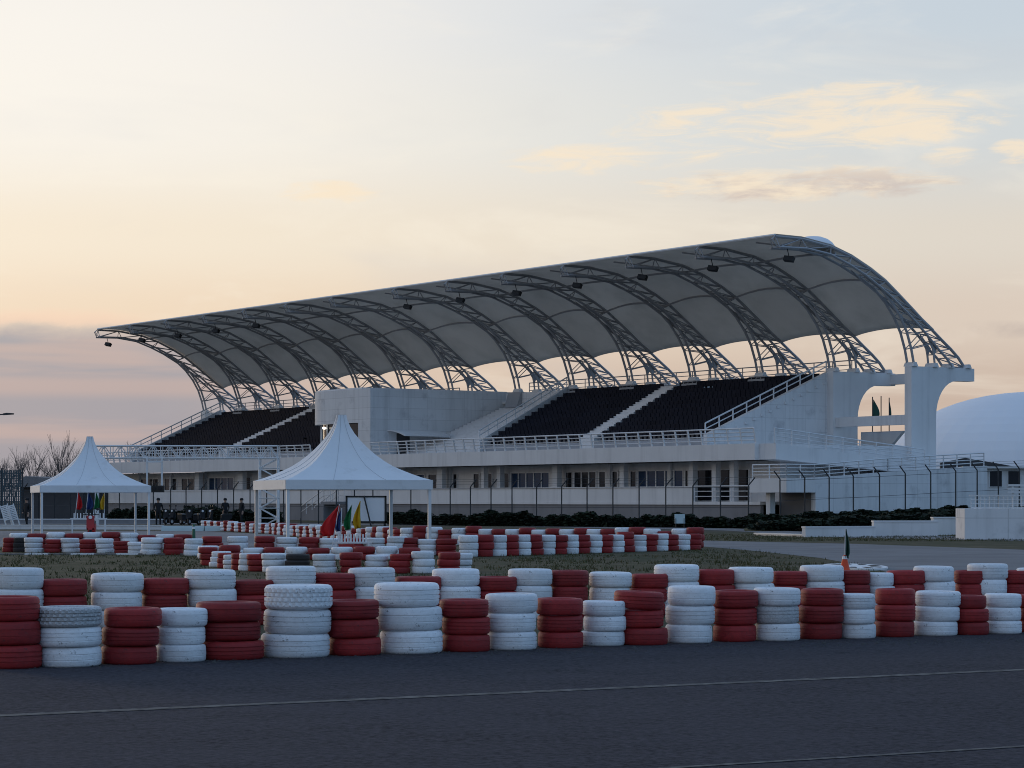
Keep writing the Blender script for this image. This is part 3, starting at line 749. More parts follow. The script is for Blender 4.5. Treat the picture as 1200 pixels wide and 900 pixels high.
FRONT = [  # x centre, width, bottom y, top y, colour
    (14, 70, 785, 698, 'r'), (82, 77, 783, 709, 'w'), (151, 68, 780, 711, 'r'), (212, 61, 777, 712, 'w'), (271, 76, 774.5, 704, 'r'), (346, 80, 772, 684, 'w'), (416, 64, 769.5, 702, 'r'), (482, 78, 767.5, 682, 'w'),
    (546, 58, 765, 701, 'r'), (600, 61, 763, 695, 'w'), (657, 55, 760.5, 700, 'r'), (706, 52, 758, 703, 'w'), (753, 58, 757, 693, 'r'), (807, 57, 755, 686, 'w'), (861, 53, 753, 691, 'r'), (911, 54, 752, 688, 'w'),
    (961, 52, 750, 689, 'r'), (1005, 45, 749, 695, 'w'), (1048, 47, 747.5, 689, 'r'), (1096, 52, 746, 692, 'w'), (1138, 43, 745, 697, 'r'), (1175, 44, 743.5, 695, 'w'), (1213, 42, 742, 696, 'r')]
for i, (x, w, yb, yt, cl) in enumerate(FRONT):
    Y0 = F*H/(yb-HOR); D = w*(Y0+.3)/F; c = ground_c(x, yb, D); h = H-(yt-HOR)*(c.y+.25*D)/F
    kinds = mats = None
    if i == 1: kinds = (None, None, 'block'); mats = (None, None, 'worn_tyre_paint')
    if i == 5: kinds = (None, None, 'block')
    if i == 15: kinds = (None, 'rib', None); mats = (None, 'worn_tyre_paint', None)
    if i == 7: kinds = ('rib', 'smooth', 'rib')
    stack(c, D/2, h, 3, 'white' if cl == 'w' else 'red', 0, 'front row stack, '+ordin(i, len(FRONT)), 'tyres stacked in the front row', .05 if i == 12 else 0., kinds, mats)
SECOND = [(18, 60, 665, 'w'), (74, 60, 678, 'r'), (136, 61, 671, 'w'), (193, 55, 677, 'r'), (249, 61, 667, 'w'), (297, 54, 679, 'r'), (338, 60, 663, 'w'), (391, 54, 671, 'r'), (437, 57, 665, 'w'), (488, 54, 675, 'r'), (535, 58, 666, 'w'), (582, 50, 675, 'r'), (621, 55, 666, 'w'), (668, 46, 668, 'r'),
          (713, 50, 670, 'w'), (758, 46, 672, 'r'), (793, 53, 661, 'w'), (840, 47, 667, 'r'), (881, 52, 664, 'w'), (924, 42, 669, 'r'), (962, 53, 662, 'w'), (1002, 38, 668, 'r'), (1033, 36, 671, 'w'), (1061, 46, 668, 'r'), (1097, 49, 663, 'w'), (1135, 36, 668, 'r'), (1155, 48, 660, 'w'), (1190, 36, 668, 'r'), (1218, 48, 665, 'w')]
for i, (x, w, yt, cl) in enumerate(SECOND):
    Y = 30.2+(36.2-30.2)*x/1200; D = w*Y/F; c = Vector(((x-600)/F*Y, Y, 0)); h = H-(yt-HOR)*(Y+.2*D)/F
    stack(c, D/2, h, 3, 'white' if cl == 'w' else 'red', 0, 'second row stack, '+ordin(i, len(SECOND)), 'tyres stacked in the second row')
# island row in the middle of the picture
ISL = [(246, 22, 663, 641, 'r'), (257, 24, 665, 646, 'w'), (266, 24, 666, 648, 'r'), (274, 25, 667.5, 650, 'w'), (283, 26, 668.5, 648, 'r'), (292, 26, 669.5, 648, 'w'), (304, 27, 670, 649, 'r'), (322, 29, 671, 648, 'w'), (350, 29, 671.5, 649, 'r'), (381, 28, 672, 649, 'w'), (412, 27, 672, 647, 'r'), (440, 27, 672, 650, 'w'), (468, 27, 672.5, 649, 'r'), (496, 28, 672.5, 646, 'w'), (526, 27, 672, 647, 'r'), (540, 26, 670, 648, 'w')]
for i, (x, w, yb, yt, cl) in enumerate(ISL):
    Y0 = F*H/(yb-HOR); D = w*Y0/F; c = ground_c(x, yb, D); h = H-(yt-HOR)*(c.y+.1)/F
    stack(c, D/2, h, 3, 'white' if cl == 'w' else 'red', 1, 'grass island stack, '+ordin(i, len(ISL)), 'tyres stacked on the grass island', mats=('dark_tyre_rubber',)*3 if i == 8 else None)
# long row across the middle: left wing, centre and right wing
WING = []
for x, w, yb, yt, cl in ((10, 15, 647, 630, 'r'), (24, 17, 647.3, 630, 'r'), (40, 22, 648, 630, 'w'), (62, 21, 648, 632, 'r'), (83, 22, 648, 630.5, 'w'), (103, 20, 648.4, 632, 'r'), (124, 21, 648.6, 631, 'w'), (144, 20, 649, 634, 'r'), (159, 19, 649.5, 635, 'w'), (177, 26, 650.5, 630, 'w'), (203, 24, 650.5, 630, 'r'), (226, 22, 651.5, 631, 'w')):
    WING.append((x, w, yb, yt, cl))
def row_place(lst, name, group, lod, n=3, mats=None):
    for i, (x, w, yb, yt, cl) in enumerate(lst):
        Y0 = F*H/(yb-HOR); D = w*Y0/F; c = ground_c(x, yb, D); h = H-(yt-HOR)*c.y/F
        stack(c, D/2, h, n, 'white' if cl == 'w' else 'red', lod, name+', '+ordin(i, len(lst)), group, mats=mats(i) if mats else None)
row_place(WING, 'stack behind the dashed kerb', 'tyres stacked behind the dashed kerb', 1, mats=lambda i: ('dark_tyre_rubber',)*3 if i == 1 else None)
CEN = []
x = 250; k = 0
for x, cl in ((250, 'r'), (279, 'w'), (309, 'r'), (336, 'w'), (362, 'r'), (387, 'w'), (413, 'r'), (439, 'w'), (464, 'w'), (477, 'r'), (501, 'w'), (523, 'r')):
    CEN.append((x, 25, 651.5-.4*rt.random(), 629.5+rt.uniform(-1.5, 2.2), cl))
row_place(CEN, 'stack beneath the nearer tent', 'tyres stacked beneath the nearer tent', 1)
RW = []
NRW = 20
for i in range(NRW):
    t = i/(NRW-1); x = 549+263*(t**.92); yb = 653-8.3*t
    RW.append((x, 24-5.0*t, yb, 627-1.2*t+rt.uniform(-.8, .8)-(2.2 if i == 13 else 0), 'w' if i % 2 == 0 else 'r'))
row_place(RW, 'right wing stack before the fence', 'tyres stacked in the right wing of the long row', 1)
# farther rows, part hidden, as one mass
st_w = MB(); st_r = MB()
def tv(seg):
    q = MB(); q.lathe([(.64, .12), (.72, .02), (.82, 0), (.93, .06), (.99, .2), (1, .5), (.99, .8), (.93, .94), (.82, 1), (.72, .98), (.64, .88), (.8, .5)], seg, True); return q
TV = tv(14)
def mass(px_, Y, D, h, n, cl):
    c = Vector(((px_-600)/F*Y, Y, 0)); q = st_w if cl == 'w' else st_r; z = 0
    for k in range(n):
        q.add(TV.v, TV.f, Matrix.Translation((c.x+rt.uniform(-.03, .03), c.y+rt.uniform(-.03, .03), z)) @ Matrix.Rotation(rt.uniform(0, 6), 4, 'Z') @ Matrix.Diagonal((D/2, D/2, h/n*1.02, 1))); z += h/n
def mass_row(a, b, n, D, h, k=3, first=0):
    for i in range(n):
        t = i/max(1, n-1); p = Vector(a).lerp(Vector(b), t); Y = p.y; mass(600+p.x/Y*F, Y, D, h*rt.uniform(.9, 1.12), k, 'w' if (i+first) % 2 == 0 else 'r')
mass_row(at(241, 133), at(322, 116), 20, .58, .50)
mass_row(at(325, 114), at(400, 98), 20, .58, .52)
mass_row(at(402, 97), at(470, 88.5), 12, .6, .58)
mass_row(at(478, 88), at(815, 82.5), 22, .62, .63)
mass_row(at(245, 66.5), at(480, 65), 10, .6, .36, 2, 0)
mass_row(at(22, 80), at(215, 80.5), 10, .62, .52, 3, 0)
mw = st_w.build('tyre_barrier', 'white_tyre_paint', None, 40); tag(mw, 'white tyres of the farther part-hidden barrier rows', 'tyres', kind='stuff')
mw = st_r.build('tyre_barrier', 'red_tyre_paint', None, 40); tag(mw, 'red tyres of the farther part-hidden barrier rows', 'tyres', kind='stuff')

# ------------------------------------------------------------------ tents
PRF = [(1.0, 0.), (.88, .045), (.77, .10), (.67, .155), (.57, .215), (.475, .295), (.38, .39), (.30, .485), (.22, .595), (.15, .71), (.10, .82), (.068, .92), (.055, 1.0)]
def tent(label, A, b, Sd, peak):
    ctr = Vector((A.x+Sd/2*(math.cos(b)-math.sin(b)), A.y+Sd/2*(math.sin(b)+math.cos(b)), 0))
    t = thing('pagoda_tent', label, 'tent', ctr, b, 'white pagoda tents'); E = 2.29; hs = Sd/2
    q = MB(); n = 9; k = len(PRF)
    # roof skin: each side strung between ridge lines, slightly sagging between them
    for side in range(4):
        rot = Matrix.Rotation(math.pi/2*side, 3, 'Z'); base = len(q.v)
        for j, (w, z) in enumerate(PRF):
            for i in range(n):
                u = -1+2*i/(n-1); sag = (1-u*u)*.045*Sd*w*(1-w)*1.4
                p = rot @ Vector((u*w*hs, -(w*hs-sag), E+(peak-E)*z)); q.v.append(tuple(p))
        for j in range(k-1):
            for i in range(n-1):
                a = base+j*n+i; q.f.append((a, a+1, a+n+1, a+n))
    w = PRF[-1][0]*hs; q.quad((-w, -w, peak), (w, -w, peak), (w, w, peak), (-w, w, peak))
    rf = q.build('tent_roof', 'tent_fabric', t, 30)
    for side in range(4):
        rot = Matrix.Rotation(math.pi/2*side, 3, 'Z')
        for u in (-.36, .36):
            pts = []
            for w, z in PRF: sag = (1-u*u)*.045*Sd*w*(1-w)*1.4; pts.append(tuple(rot @ Vector((u*w*hs, -(w*hs-sag)-.006, E+(peak-E)*z+.004))))
            MB().path(pts, .007, 4).build('seam', 'tent_seam', rf)
    q = MB(); o1 = hs+.015; zz = E-.30
    for sx, sy, ex, ey in ((-1, -1, 1, -1), (1, -1, 1, 1), (1, 1, -1, 1), (-1, 1, -1, -1)):
        q.quad((sx*o1, sy*o1, zz), (ex*o1, ey*o1, zz), (ex*o1, ey*o1, E+.01), (sx*o1, sy*o1, E+.01))
    v = q.build('valance', 'tent_fabric', t); so = v.modifiers.new('thickness', 'SOLIDIFY'); so.thickness = .02
    q = MB()
    for sx, sy, ex, ey in ((-1, -1, 1, -1), (1, -1, 1, 1), (1, 1, -1, 1), (-1, 1, -1, -1)):
        g = hs-.06; q.tube((sx*g, sy*g, E-.08), (ex*g, ey*g, E-.08), .04, 6)
        q.tube((sx*g, sy*g, E-.08), (sx*.12, sy*.12, E+.5), .03, 6)
    q.tube((0, 0, E+.45), (0, 0, peak-.05), .05, 8); q.build('roof_frame', 'white_steel', rf)
    for sx in (-1, 1):
        for sy in (-1, 1):
            g = hs-.08; MB().box(sx*g-.05, sx*g+.05, sy*g-.05, sy*g+.05, 0, E-.02).build('leg', 'white_steel', t)
    return t
tent('white pagoda tent with concave peaked roof nearest, right of the gantry leg', at(335, 76), R_(18.3), 4.86, 4.47)
tent('white pagoda tent at far left shading a rack of four flags', at(47, 106), R_(16.2), 4.90, 4.55)

# flag racks: white frame with short pickets and four furled flags
def furled(mb, base, top, w, wind, seed):
    r = random.Random(seed); n = 12; m = 7; a = Vector(base); b = Vector(top); k0 = len(mb.v)
    for i in range(n+1):
        t = i/n; c = b.lerp(a, t*.92); ww = w*(.10+.95*math.sin(min(1, t*1.15)*math.pi*.55)**1.2)*(1 if t < .9 else .8)
        for j in range(m+1):
            u = j/m; fold = .05*math.sin(u*9+seed+t*2)*(.4+t)
            mb.v.append(tuple(c+Vector((wind*ww*u+.01, fold, -.14*u*ww*t))))
    for i in range(n):
        for j in range(m):
            q = k0+i*(m+1)+j; mb.f.append((q, q+1, q+m+2, q+m+1))
def rack(label, loc, wd, hgt, base_red, rz=0.):
    t = thing('flag_rack', label, 'flag rack', loc, rz)
    q = MB()
    for sx in (-wd/2, wd/2): q.box(sx-.03, sx+.03, -.03, .03, 0, hgt)
    q.box(-wd/2-.08, wd/2+.08, -.035, .035, hgt, hgt+.05); q.box(-wd/2, wd/2, -.02, .02, hgt*.5, hgt*.5+.04)
    for sx in (-wd/2, wd/2): q.box(sx-.03, sx+.03, -.3, .3, 0, .04)
    q.build('frame', 'white_steel', t)
    q = MB()
    for i in range(10): x = -wd/2+.08+(wd-.16)*i/9; q.box(x-.02, x+.02, -.02, .02, hgt+.05, hgt+.26)
    q.build('pickets', 'white_plastic', t)
    if base_red: MB().box(-wd/2+.08, -wd/2+.50, -.09, .09, .05, hgt-.02).build('panel', 'red_paint', t)
def flag(label, loc, base, top, w, mat, wind, seed):
    t = thing('flag', label, 'flag', loc)
    d = (Vector(top)-Vector(base))
    MB().tube(base, Vector(top)+d*.03, .016, 6).build('pole', 'white_steel', t)
    q = MB(); furled(q, Vector(base)+d*.30, top, w, wind, seed); o = q.build('cloth', mat, t, 60); so = o.modifiers.new('thickness', 'SOLIDIFY'); so.thickness = .008
R1 = at(104, 104); rack('white picketed flag rack on thin legs under the far left tent', R1, 1.43, .82, False)
for (x, m_, nm, sd_, wd) in ((88, 'red_cloth', 'red', 1, .27), (100, 'blue_cloth', 'dark blue', 2, .30), (109, 'green_cloth', 'dark green', 3, .24), (122, 'yellow_cloth', 'yellow', 4, .22)):
    p = at(x, 104.0); flag('furled %s flag standing in the far left rack' % nm, p, (0, 0, .84), (.12 if m_ != 'yellow_cloth' else .02, .02, 1.98), wd, m_, -1 if m_ == 'yellow_cloth' else .9, sd_)
R2 = at(413, 66.5); rack('white picketed flag rack with red panel among the central tyres', R2, .92, .44, True)
for (x, m_, nm, sd_, tx, top, wd, wind) in ((378, 'red_cloth', 'bright red', 5, .38, 1.50, .40, -1), (399, 'blue_cloth', 'blue', 6, .05, 1.40, .16, -1), (410, 'green_cloth', 'green', 7, .10, 1.52, .20, -1), (422, 'yellow_cloth', 'yellow', 8, .0, 1.62, .2, -1)):
    p = at(x+(10 if nm == 'bright red' else 0), 66.5); flag('%s flag leaning in the rack before the white board' % nm, p, (0, 0, .45 if nm != 'bright red' else .22), (tx*.6, .03, top), wd, m_, wind, sd_)

# white board on a black frame
bY = 122.; p = at(429, bY)
t = thing('notice_board', 'large blank white board in a black stand behind the central flags', 'board', p)
wz0, wz1 = zat(613, bY), zat(581, bY); w = 48/F*bY/2
MB().box(-w+.10, w-.10, -.02, .02, wz0+.10, wz1-.08).build('panel', 'board_white', t)
q = MB(); q.box(-w, w, -.05, .05, wz0, wz0+.1); q.box(-w, w, -.05, .05, wz1-.08, wz1); q.box(-w, -w+.1, -.05, .05, wz0, wz1); q.box(w-.1, w, -.05, .05, wz0, wz1)
q.build('frame', 'black_box', t)
for sx in (-1, 1):
    q = MB(); q.box(sx*(w-.1)-.05, sx*(w-.1)+.05, -.05, .05, 0, wz0); q.tube((sx*(w-.1), .05, wz1*.7), (sx*(w-.1), .9, 0), .035, 5); q.build('leg', 'black_box', t)
q = MB(); q.tube((-.10, -.12, wz1), (.36, -.5, .0), .045, 6); q.build('strut', 'black_box', t)

# ------------------------------------------------------------------ lattice gantry over the far track
gY = 140.; gx0, gx1 = at(110, gY).x, at(325, gY).x; gz1, gz0 = zat(522.5, gY), zat(537, gY)
g = thing('lattice_gantry', 'white lattice gantry over the far track with hanging signal box', 'gantry', (gx0, gY, 0))
def lattice(a, b, w, h, step, r=.03, rc=.05):
    """box lattice from a to b; w along local y, h along the third axis"""
    q = MB(); a = Vector(a); b = Vector(b); d = (b-a).normalized(); yv = Vector((0, 1, 0)); hv = d.cross(yv).normalized()
    if hv.z < -.1 or (abs(hv.z) < .1 and hv.x < 0): hv = -hv
    n = max(1, round((b-a).length/step)); cs = [(i, j) for i in (0, 1) for j in (0, 1)]
    def pt(k, i, j): return a.lerp(b, k/n)+yv*w*i+hv*h*j
    for i, j in cs: q.tube(pt(0, i, j), pt(n, i, j), rc, 5)
    for k in range(n+1):
        q.path([pt(k, 0, 0), pt(k, 0, 1), pt(k, 1, 1), pt(k, 1, 0), pt(k, 0, 0)], r, 4)
        if k < n:
            for i in (0, 1): q.tube(pt(k, i, k % 2), pt(k+1, i, 1-k % 2), r, 4)
            for j in (0, 1): q.tube(pt(k, 0, j), pt(k+1, 1, j), r, 4)
    return q
W_ = gx1-gx0
lattice((0, 0, gz0), (W_, 0, gz0), .9, gz1-gz0, .5, .024, .045).build('beam', 'white_steel', g)
lattice((W_-1.08, 0, 0), (W_-1.08, 0, gz0), .9, 1.08, .62, .026, .05).build('leg', 'white_steel', g)
MB().box(0, .22, .3, .52, 0, gz0).build('leg', 'white_steel', g)
hx0, hx1 = at(172.5, gY).x-gx0, at(190, gY).x-gx0
q = MB()
for x in (hx0, hx1): q.box(x-.05, x+.05, -.12, -.02, zat(572, gY), gz0)
q.box(hx0-.05, hx1+.05, -.13, -.01, zat(542, gY), zat(540, gY)); q.build('hanger', 'white_steel', g)
sb = MB().box(at(165, gY).x-gx0, at(193, gY).x-gx0, -.4, -.14, zat(577, gY), zat(569, gY)).build('signal_box', 'black_box', g)
q = MB()
for i in range(4): x = at(169+6.5*i, gY).x-gx0; q.tube((x, -.46, zat(572.5, gY)), (x, -.4, zat(572.5, gY)), .11, 10)
q.build('signal_lamp', 'dark_glass', sb)

# stair flights behind the nearer tent
t = thing('steel_stair', 'grey stair with white handrails behind the nearer tent', 'stair', loc2w(s_at(372, -3.0), -3.0, 0), -TH)
q = MB(); n = 9
for i in range(n): q.box(-1.6+i*.42, -1.6+(i+1)*.42, -.7, .7, 0, .17*(i+1))
q.build('steps', 'grey_render', t)
q = MB()
for sy in (-.66, .66):
    railing(q, [(-1.6, sy, .17), (2.2, sy, 1.55)], .95, .95, 2, .03, .03); railing(q, [(2.2, sy, 1.55), (4.2, sy, 1.55)], .95, .95, 2, .03, .03)
q.build('handrail', 'white_steel', t)
MB().box(2.19, 4.3, -.7, .7, 1.3, 1.53).build('landing', 'grey_render', t)

# ------------------------------------------------------------------ low walls and barriers
def low_wall(label, a, b, h, th, mat='plain_concrete'):
    a = Vector(a); b = Vector(b); d = b-a; t = thing('low_wall', label, 'wall', a, math.atan2(d.y, d.x))
    MB().box(0, d.length, 0, th, 0, h).build('wall', mat, t); MB().box(-.02, d.length+.02, -.03, th+.03, h, h+.06).build('coping', 'white_steel', t)
low_wall('longest low pale wall between the grass strip and the dark hedge', at(944, 106), at(1026, 107.5), .42, .3)
low_wall('taller low pale wall stepping up behind the orange cone', at(1024, 108.1), at(1099, 108.6), .66, .3)
low_wall('tallest low bluish wall beside the large white block wall', at(1094, 111.5), at(1140, 112), .80, .3)
low_wall('thin white kerb wall at the foot of the hedge right of the tyres', at(884, 112), at(946, 107), .06, .25, 'white_steel')
low_wall('long pale concrete kerb wall behind the far left tent', at(-80, 136), at(190, 133), .20, .25)
low_wall('long grey base wall under the wire fence at far left', at(-80, 168), at(190, 166), .28, .25, 'grey_render')
a = at(190, 128); t = thing('track_barrier', 'pale teal plastic barrier left of the small far tyre row', 'barrier', a, math.atan2(-1, 12))
q = MB(); q.prism([(-.22, 0), (.22, 0), (.16, .16), (.10, .27), (-.10, .27), (-.16, .16)], 'x', 0, 2.3); q.build('body', 'teal_paint', t)
q = MB(); q.prism([(-.22, 0), (.22, 0), (.16, .16), (.10, .27), (-.10, .27), (-.16, .16)], 'x', 2.36, 4.6); q.build('body', 'teal_paint', t)
# white block wall with a railing on top at the right edge
p = at(1130.5, 99.5); wl = thing('block_wall', 'large white block wall with a railing on top at the right edge', 'wall', p, -.06)
MB().box(0, 8, 0, 3.0, 0, zat(596, 99.5)).build('wall', 'white_concrete', wl)
hz = zat(596, 99.5); q = MB()
for k in range(40): q.tube((.28+k*.19, .1, hz), (.28+k*.19, .1, hz+.52), .014, 5)
for z_ in (.04, .20, .36): q.tube((.28, .1, hz+z_), (7.9, .1, hz+z_), .018, 5)
q.box(.2, 7.95, .05, .16, hz+.52, hz+.57); q.build('railing', 'white_steel', wl)
p = at(1181, 135, zat(577, 135)-.9); t = thing('plank_railing', 'white plank railing beyond the block wall at right edge', 'railing', (p.x, p.y, 0))
q = MB(); zb = zat(577, 135)
for k in range(4): q.box(.3+k*1.3-.05, .3+k*1.3+.05, .05, .13, 0, zb+.45)
for k in range(3): q.box(0, 5.0, 0, .05, zb-.05+k*.2, zb+.06+k*.2)
q.build('rails', 'white_steel', t)
# low service building under the dome edge
bY2 = 178.; x0 = at(1131, bY2).x; x1 = at(1205, bY2).x
t = thing('service_building', 'low grey building with dark windows between annex and white dome', 'building', (x0, bY2, 0), -.1)
zt_ = zat(549, bY2); W2 = x1-x0
MB().box(0, W2, 0, 6, 0, zt_).build('wall', 'plain_concrete', t); MB().box(-.2, W2+.2, -.5, 6.2, zt_, zt_+.15).build('roof', 'white_steel', t)
for k in range(3):
    fr = MB(); a0 = .4+k*1.35; zc = zt_-1.35; fr.box(a0, a0+1.0, -.06, -.01, zc-.05, zc); fr.box(a0, a0+1.0, -.06, -.01, zt_-.2, zt_-.15); fr.box(a0, a0+.06, -.06, -.01, zc, zt_-.2); fr.box(a0+.94, a0+1.0, -.06, -.01, zc, zt_-.2)
    w_ = fr.build('window', 'white_steel', t); MB().box(a0+.06, a0+.94, -.03, -.012, zc, zt_-.2).build('pane', 'dark_glass', w_)

# ------------------------------------------------------------------ white dome
def dome():
    Y = 262.; c = at(1226, Y); t = thing('dome_building', 'large white fabric dome rising behind the right end of the grandstand', 'dome', (c.x, c.y, 0))
    RX, RY, RZ = 19.9, 20., zat(459, Y)
    n, m = 48, 18
    def pt(i, j):
        th = 2*math.pi*i/n; ph = math.pi/2*j/m; e = .82
        return (RX*math.cos(th)*math.cos(ph)**e, RY*math.sin(th)*math.cos(ph)**e, RZ*math.sin(ph)**1.0)
    q = MB()
    for i in range(n):
        for j in range(m): q.quad(pt(i, j), pt(i+1, j), pt(i+1, j+1), pt(i, j+1))
    sh_ = q.build('shell', 'dome_fabric', t, 60)
    q = MB()
    for i in (41,): q.path([tuple(v*1.002 for v in pt(i, j)) for j in range(m+1)], .07, 5)
    q.build('seam', 'dome_fabric', sh_)
    # open side tunnel lip, slanting across the front
    q = MB(); pts = [(-3.6, -22, 5.0), (-2.2, -21.2, 8.0), (.2, -19.6, 10.6), (3.5, -17.5, 11.6)]
    q2 = [(x+6, y-1.5, max(0, z-1.2)) for x, y, z in pts]
    for a, b, c_, d_ in zip(pts, pts[1:], q2[1:], q2): q.quad(a, b, c_, d_)
    o = q.build('canopy_lip', 'dome_edge', t); so = o.modifiers.new('thickness', 'SOLIDIFY'); so.thickness = .15
    q = MB(); q.prism([(-15.5, 0), (4, 0), (4, 3.6), (-4, 4.2), (-9, 5.2), (-13.0, 5.9), (-15.5, 5.4)], 'y', -21.8, -21.4); q.build('gable_wall', 'shed_wall', t)
dome()

# flags on poles far behind, seen under the last bay
for i, (x, yt, has) in enumerate(((1022.5, 465, 1), (1032.5, 464, 2), (1042, 466, 3))):
    Y = 215.; p = at(x, Y); zt_ = zat(yt, Y)
    t = thing('flagpole', ('flagpole with dark green flag far behind the last bay', 'bare middle flagpole far behind the last bay', 'flagpole with narrow furled dark flag far behind the last bay')[i], 'flagpole', p, 0, 'flagpoles behind the grandstand')
    MB().tube((0, 0, 0), (0, 0, zt_), .05, 6).build('pole', 'dark_steel', t)
    q = MB()
    if i == 0: furled(q, (0, 0, zt_-2.0), (0.05, 0, zt_-.25), .60, 1, 4)
    if i == 2: furled(q, (0, 0, zt_-1.9), (0, 0, zt_-.2), .18, 1, 5)
    if q.v: o = q.build('flag', 'dark_green_cloth', t, 60); so = o.modifiers.new('thickness', 'SOLIDIFY'); so.thickness = .01

# ------------------------------------------------------------------ cone with flag, marker post, street lamp, slatted barriers
p = gp(990, 671.5); t = thing('traffic_cone', 'orange traffic cone carrying a furled dark green flag at the kerb', 'cone', p)
q = MB(); q.box(-.17, .17, -.17, .17, 0, .03); q.build('base', 'orange_plastic', t)
q = MB(); q.lathe([(.13, .03), (.035, .40), (.0, .41)], 20); o = q.build('cone', 'orange_plastic', t, 40)
q = MB(); q.lathe([(.062, .315), (.046, .385)], 20); q.lathe([(.064, .315), (.048, .385)], 20); q.build('white_band', 'white_plastic', o)
q = MB(); q.tube((.0, 0, .38), (.015, 0, 1.02), .012, 6); q.build('pole', 'white_steel', t)
q = MB(); furled(q, (.005, 0, .28), (.015, 0, .99), .10, 1, 3); o = q.build('flag', 'dark_green_cloth', t, 60); so = o.modifiers.new('thickness', 'SOLIDIFY'); so.thickness = .008
p = gp(227, 634); t = thing('marker_post', 'slim green marker post between the left tyres and the far row', 'post', p)
q = MB(); q.lathe([(.16, 0), (.14, .06), (.075, .12), (.055, .62), (.03, .68), (0, .69)], 14); q.build('post', 'green_plastic', t, 40)
q = MB(); q.lathe([(.061, .46), (.058, .58)], 14); q.build('band', 'white_plastic', t)
Y = 112.; p = at(-70, Y); t = thing('street_lamp', 'street lamp arm reaching in at the far left edge', 'lamp', p)
zl = zat(487, Y); q = MB(); q.tube((0, 0, 0), (0, 0, zl), .09, 8, .06); q.build('pole', 'dark_steel', t)
xe = at(6, Y).x-p.x; q = MB(); q.tube((0, 0, zl-.1), (xe, 0, zat(485.5, Y)), .045, 6, .03); q.build('arm', 'dark_steel', t)
q = MB(); q.prism([(xe-.1, zat(486.5, Y)), (xe+.38, zat(485.7, Y)), (xe+.40, zat(484.3, Y)), (xe+.1, zat(483.8, Y)), (xe-.08, zat(484.6, Y))], 'y', -.14, .14); q.build('lamp_head', 'dark_steel', t)
for k, (x, lab) in enumerate(((12.5, 'left of two white slatted panels leaning together at far left'), (19.5, 'right of two white slatted panels leaning together at far left'))):
    Y = 138.+k*.3; p = at(x, Y); t = thing('slatted_panel', lab, 'barrier', p, .1, 'white slatted panels')
    mt = Matrix.Rotation(R_(17), 4, 'Y') if False else Matrix.Rotation(R_(-16), 4, 'Y')
    q = MB(); q.box(-.24, -.19, -.03, .03, 0, 1.45, mt); q.box(.19, .24, -.03, .03, 0, 1.45, mt); q.build('frame', 'white_plastic', t)
    q = MB()
    for z_ in (.52, .62, .72, .82, .92, 1.02, 1.12, 1.22, 1.32): q.box(-.19, .19, -.025, .025, z_, z_+.075, mt)
    q.build('slats', 'white_plastic', t)
    q = MB(); q.box(-.24, -.18, .30, .36, 0, 1.1, mt @ Matrix.Rotation(R_(10), 4, 'X')); q.box(.18, .24, .30, .36, 0, 1.1, mt @ Matrix.Rotation(R_(10), 4, 'X')); q.build('rear_leg', 'white_plastic', t)

# ------------------------------------------------------------------ scooters
def scooter(label, loc, rz, body, group=None):
    t = thing('motor_scooter', label, 'scooter', loc, rz, group)
    for y in (-.55, .6):
        q = MB(); k0 = len(q.v); q.lathe([(.13, -.05), (.2, -.055), (.235, 0), (.2, .055), (.13, .05)], 18, True)
        q.v = [(v[2], y+v[0], .235+v[1]) for v in q.v]; w_ = q.build('wheel', 'dark_tyre_rubber', t, 40)
        q = MB(); q.tube((-.04, y, .235), (.04, y, .235), .12, 12); q.build('rim', 'white_steel', w_)
    q = MB(); q.prism([(-.62, .48), (-.45, .40), (-.38, .95), (-.46, 1.0)], 'x', -.16, .16); q.prism([(-.40, .22), (.2, .22), (.2, .30), (-.40, .34)], 'x', -.15, .15)
    q.prism([(.1, .24), (.85, .42), (.92, .66), (.2, .66)], 'x', -.15, .15); q.prism([(-.85, .42), (-.35, .46), (-.40, .52), (-.8, .50)], 'x', -.09, .09); q.build('body', body, t, 30)
    q = MB(); q.prism([(.15, .665), (.9, .665), (.88, .78), (.3, .76)], 'x', -.13, .13); q.build('seat', 'black_box', t, 30)
    q = MB(); q.tube((-.34, -.42, 1.04), (.34, -.42, 1.04), .022, 6); q.tube((0, -.5, .3), (0, -.42, 1.05), .03, 6)
    for sx in (-1, 1): q.tube((sx*.2, -.43, 1.04), (sx*.28, -.46, 1.24), .012, 5)
    q.build('handlebar', 'black_box', t)
    for sx in (-1, 1):
        q = MB(); q.lathe([(0, -.015), (.06, -.012), (.06, .012), (0, .015)], 10); q.v = [(sx*.29+v[0], -.46+v[2], 1.27+v[1]) for v in q.v]; q.build('mirror', 'black_box', t)
    q = MB(); q.lathe([(0, 0), (.06, .0), (.075, .05), (0, .06)], 12); q.v = [(v[0], -.50-v[2], .93+v[1]) for v in q.v]; q.build('headlight', 'white_plastic', t)
    return t
scooter('red motor scooter facing the camera under the far left tent', at(107, 100), R_(6), 'red_paint')
sc0 = scooter('dark scooter parked by the bushes, leftmost of its row', at(198, 160), R_(-15), 'dark_cloth', 'dark scooters parked by the bushes')
for i, x in enumerate((208, 217, 227, 236, 246, 256)):
    o = copy_tree(sc0); o.location = at(x, 160-.8*(i+1)); o.rotation_euler.z = R_(-15+rt.uniform(-55, 55))
    o['label'] = 'dark scooter parked by the bushes, '+('rightmost of its row' if i == 5 else ORD[i+2]+' from left in its row')

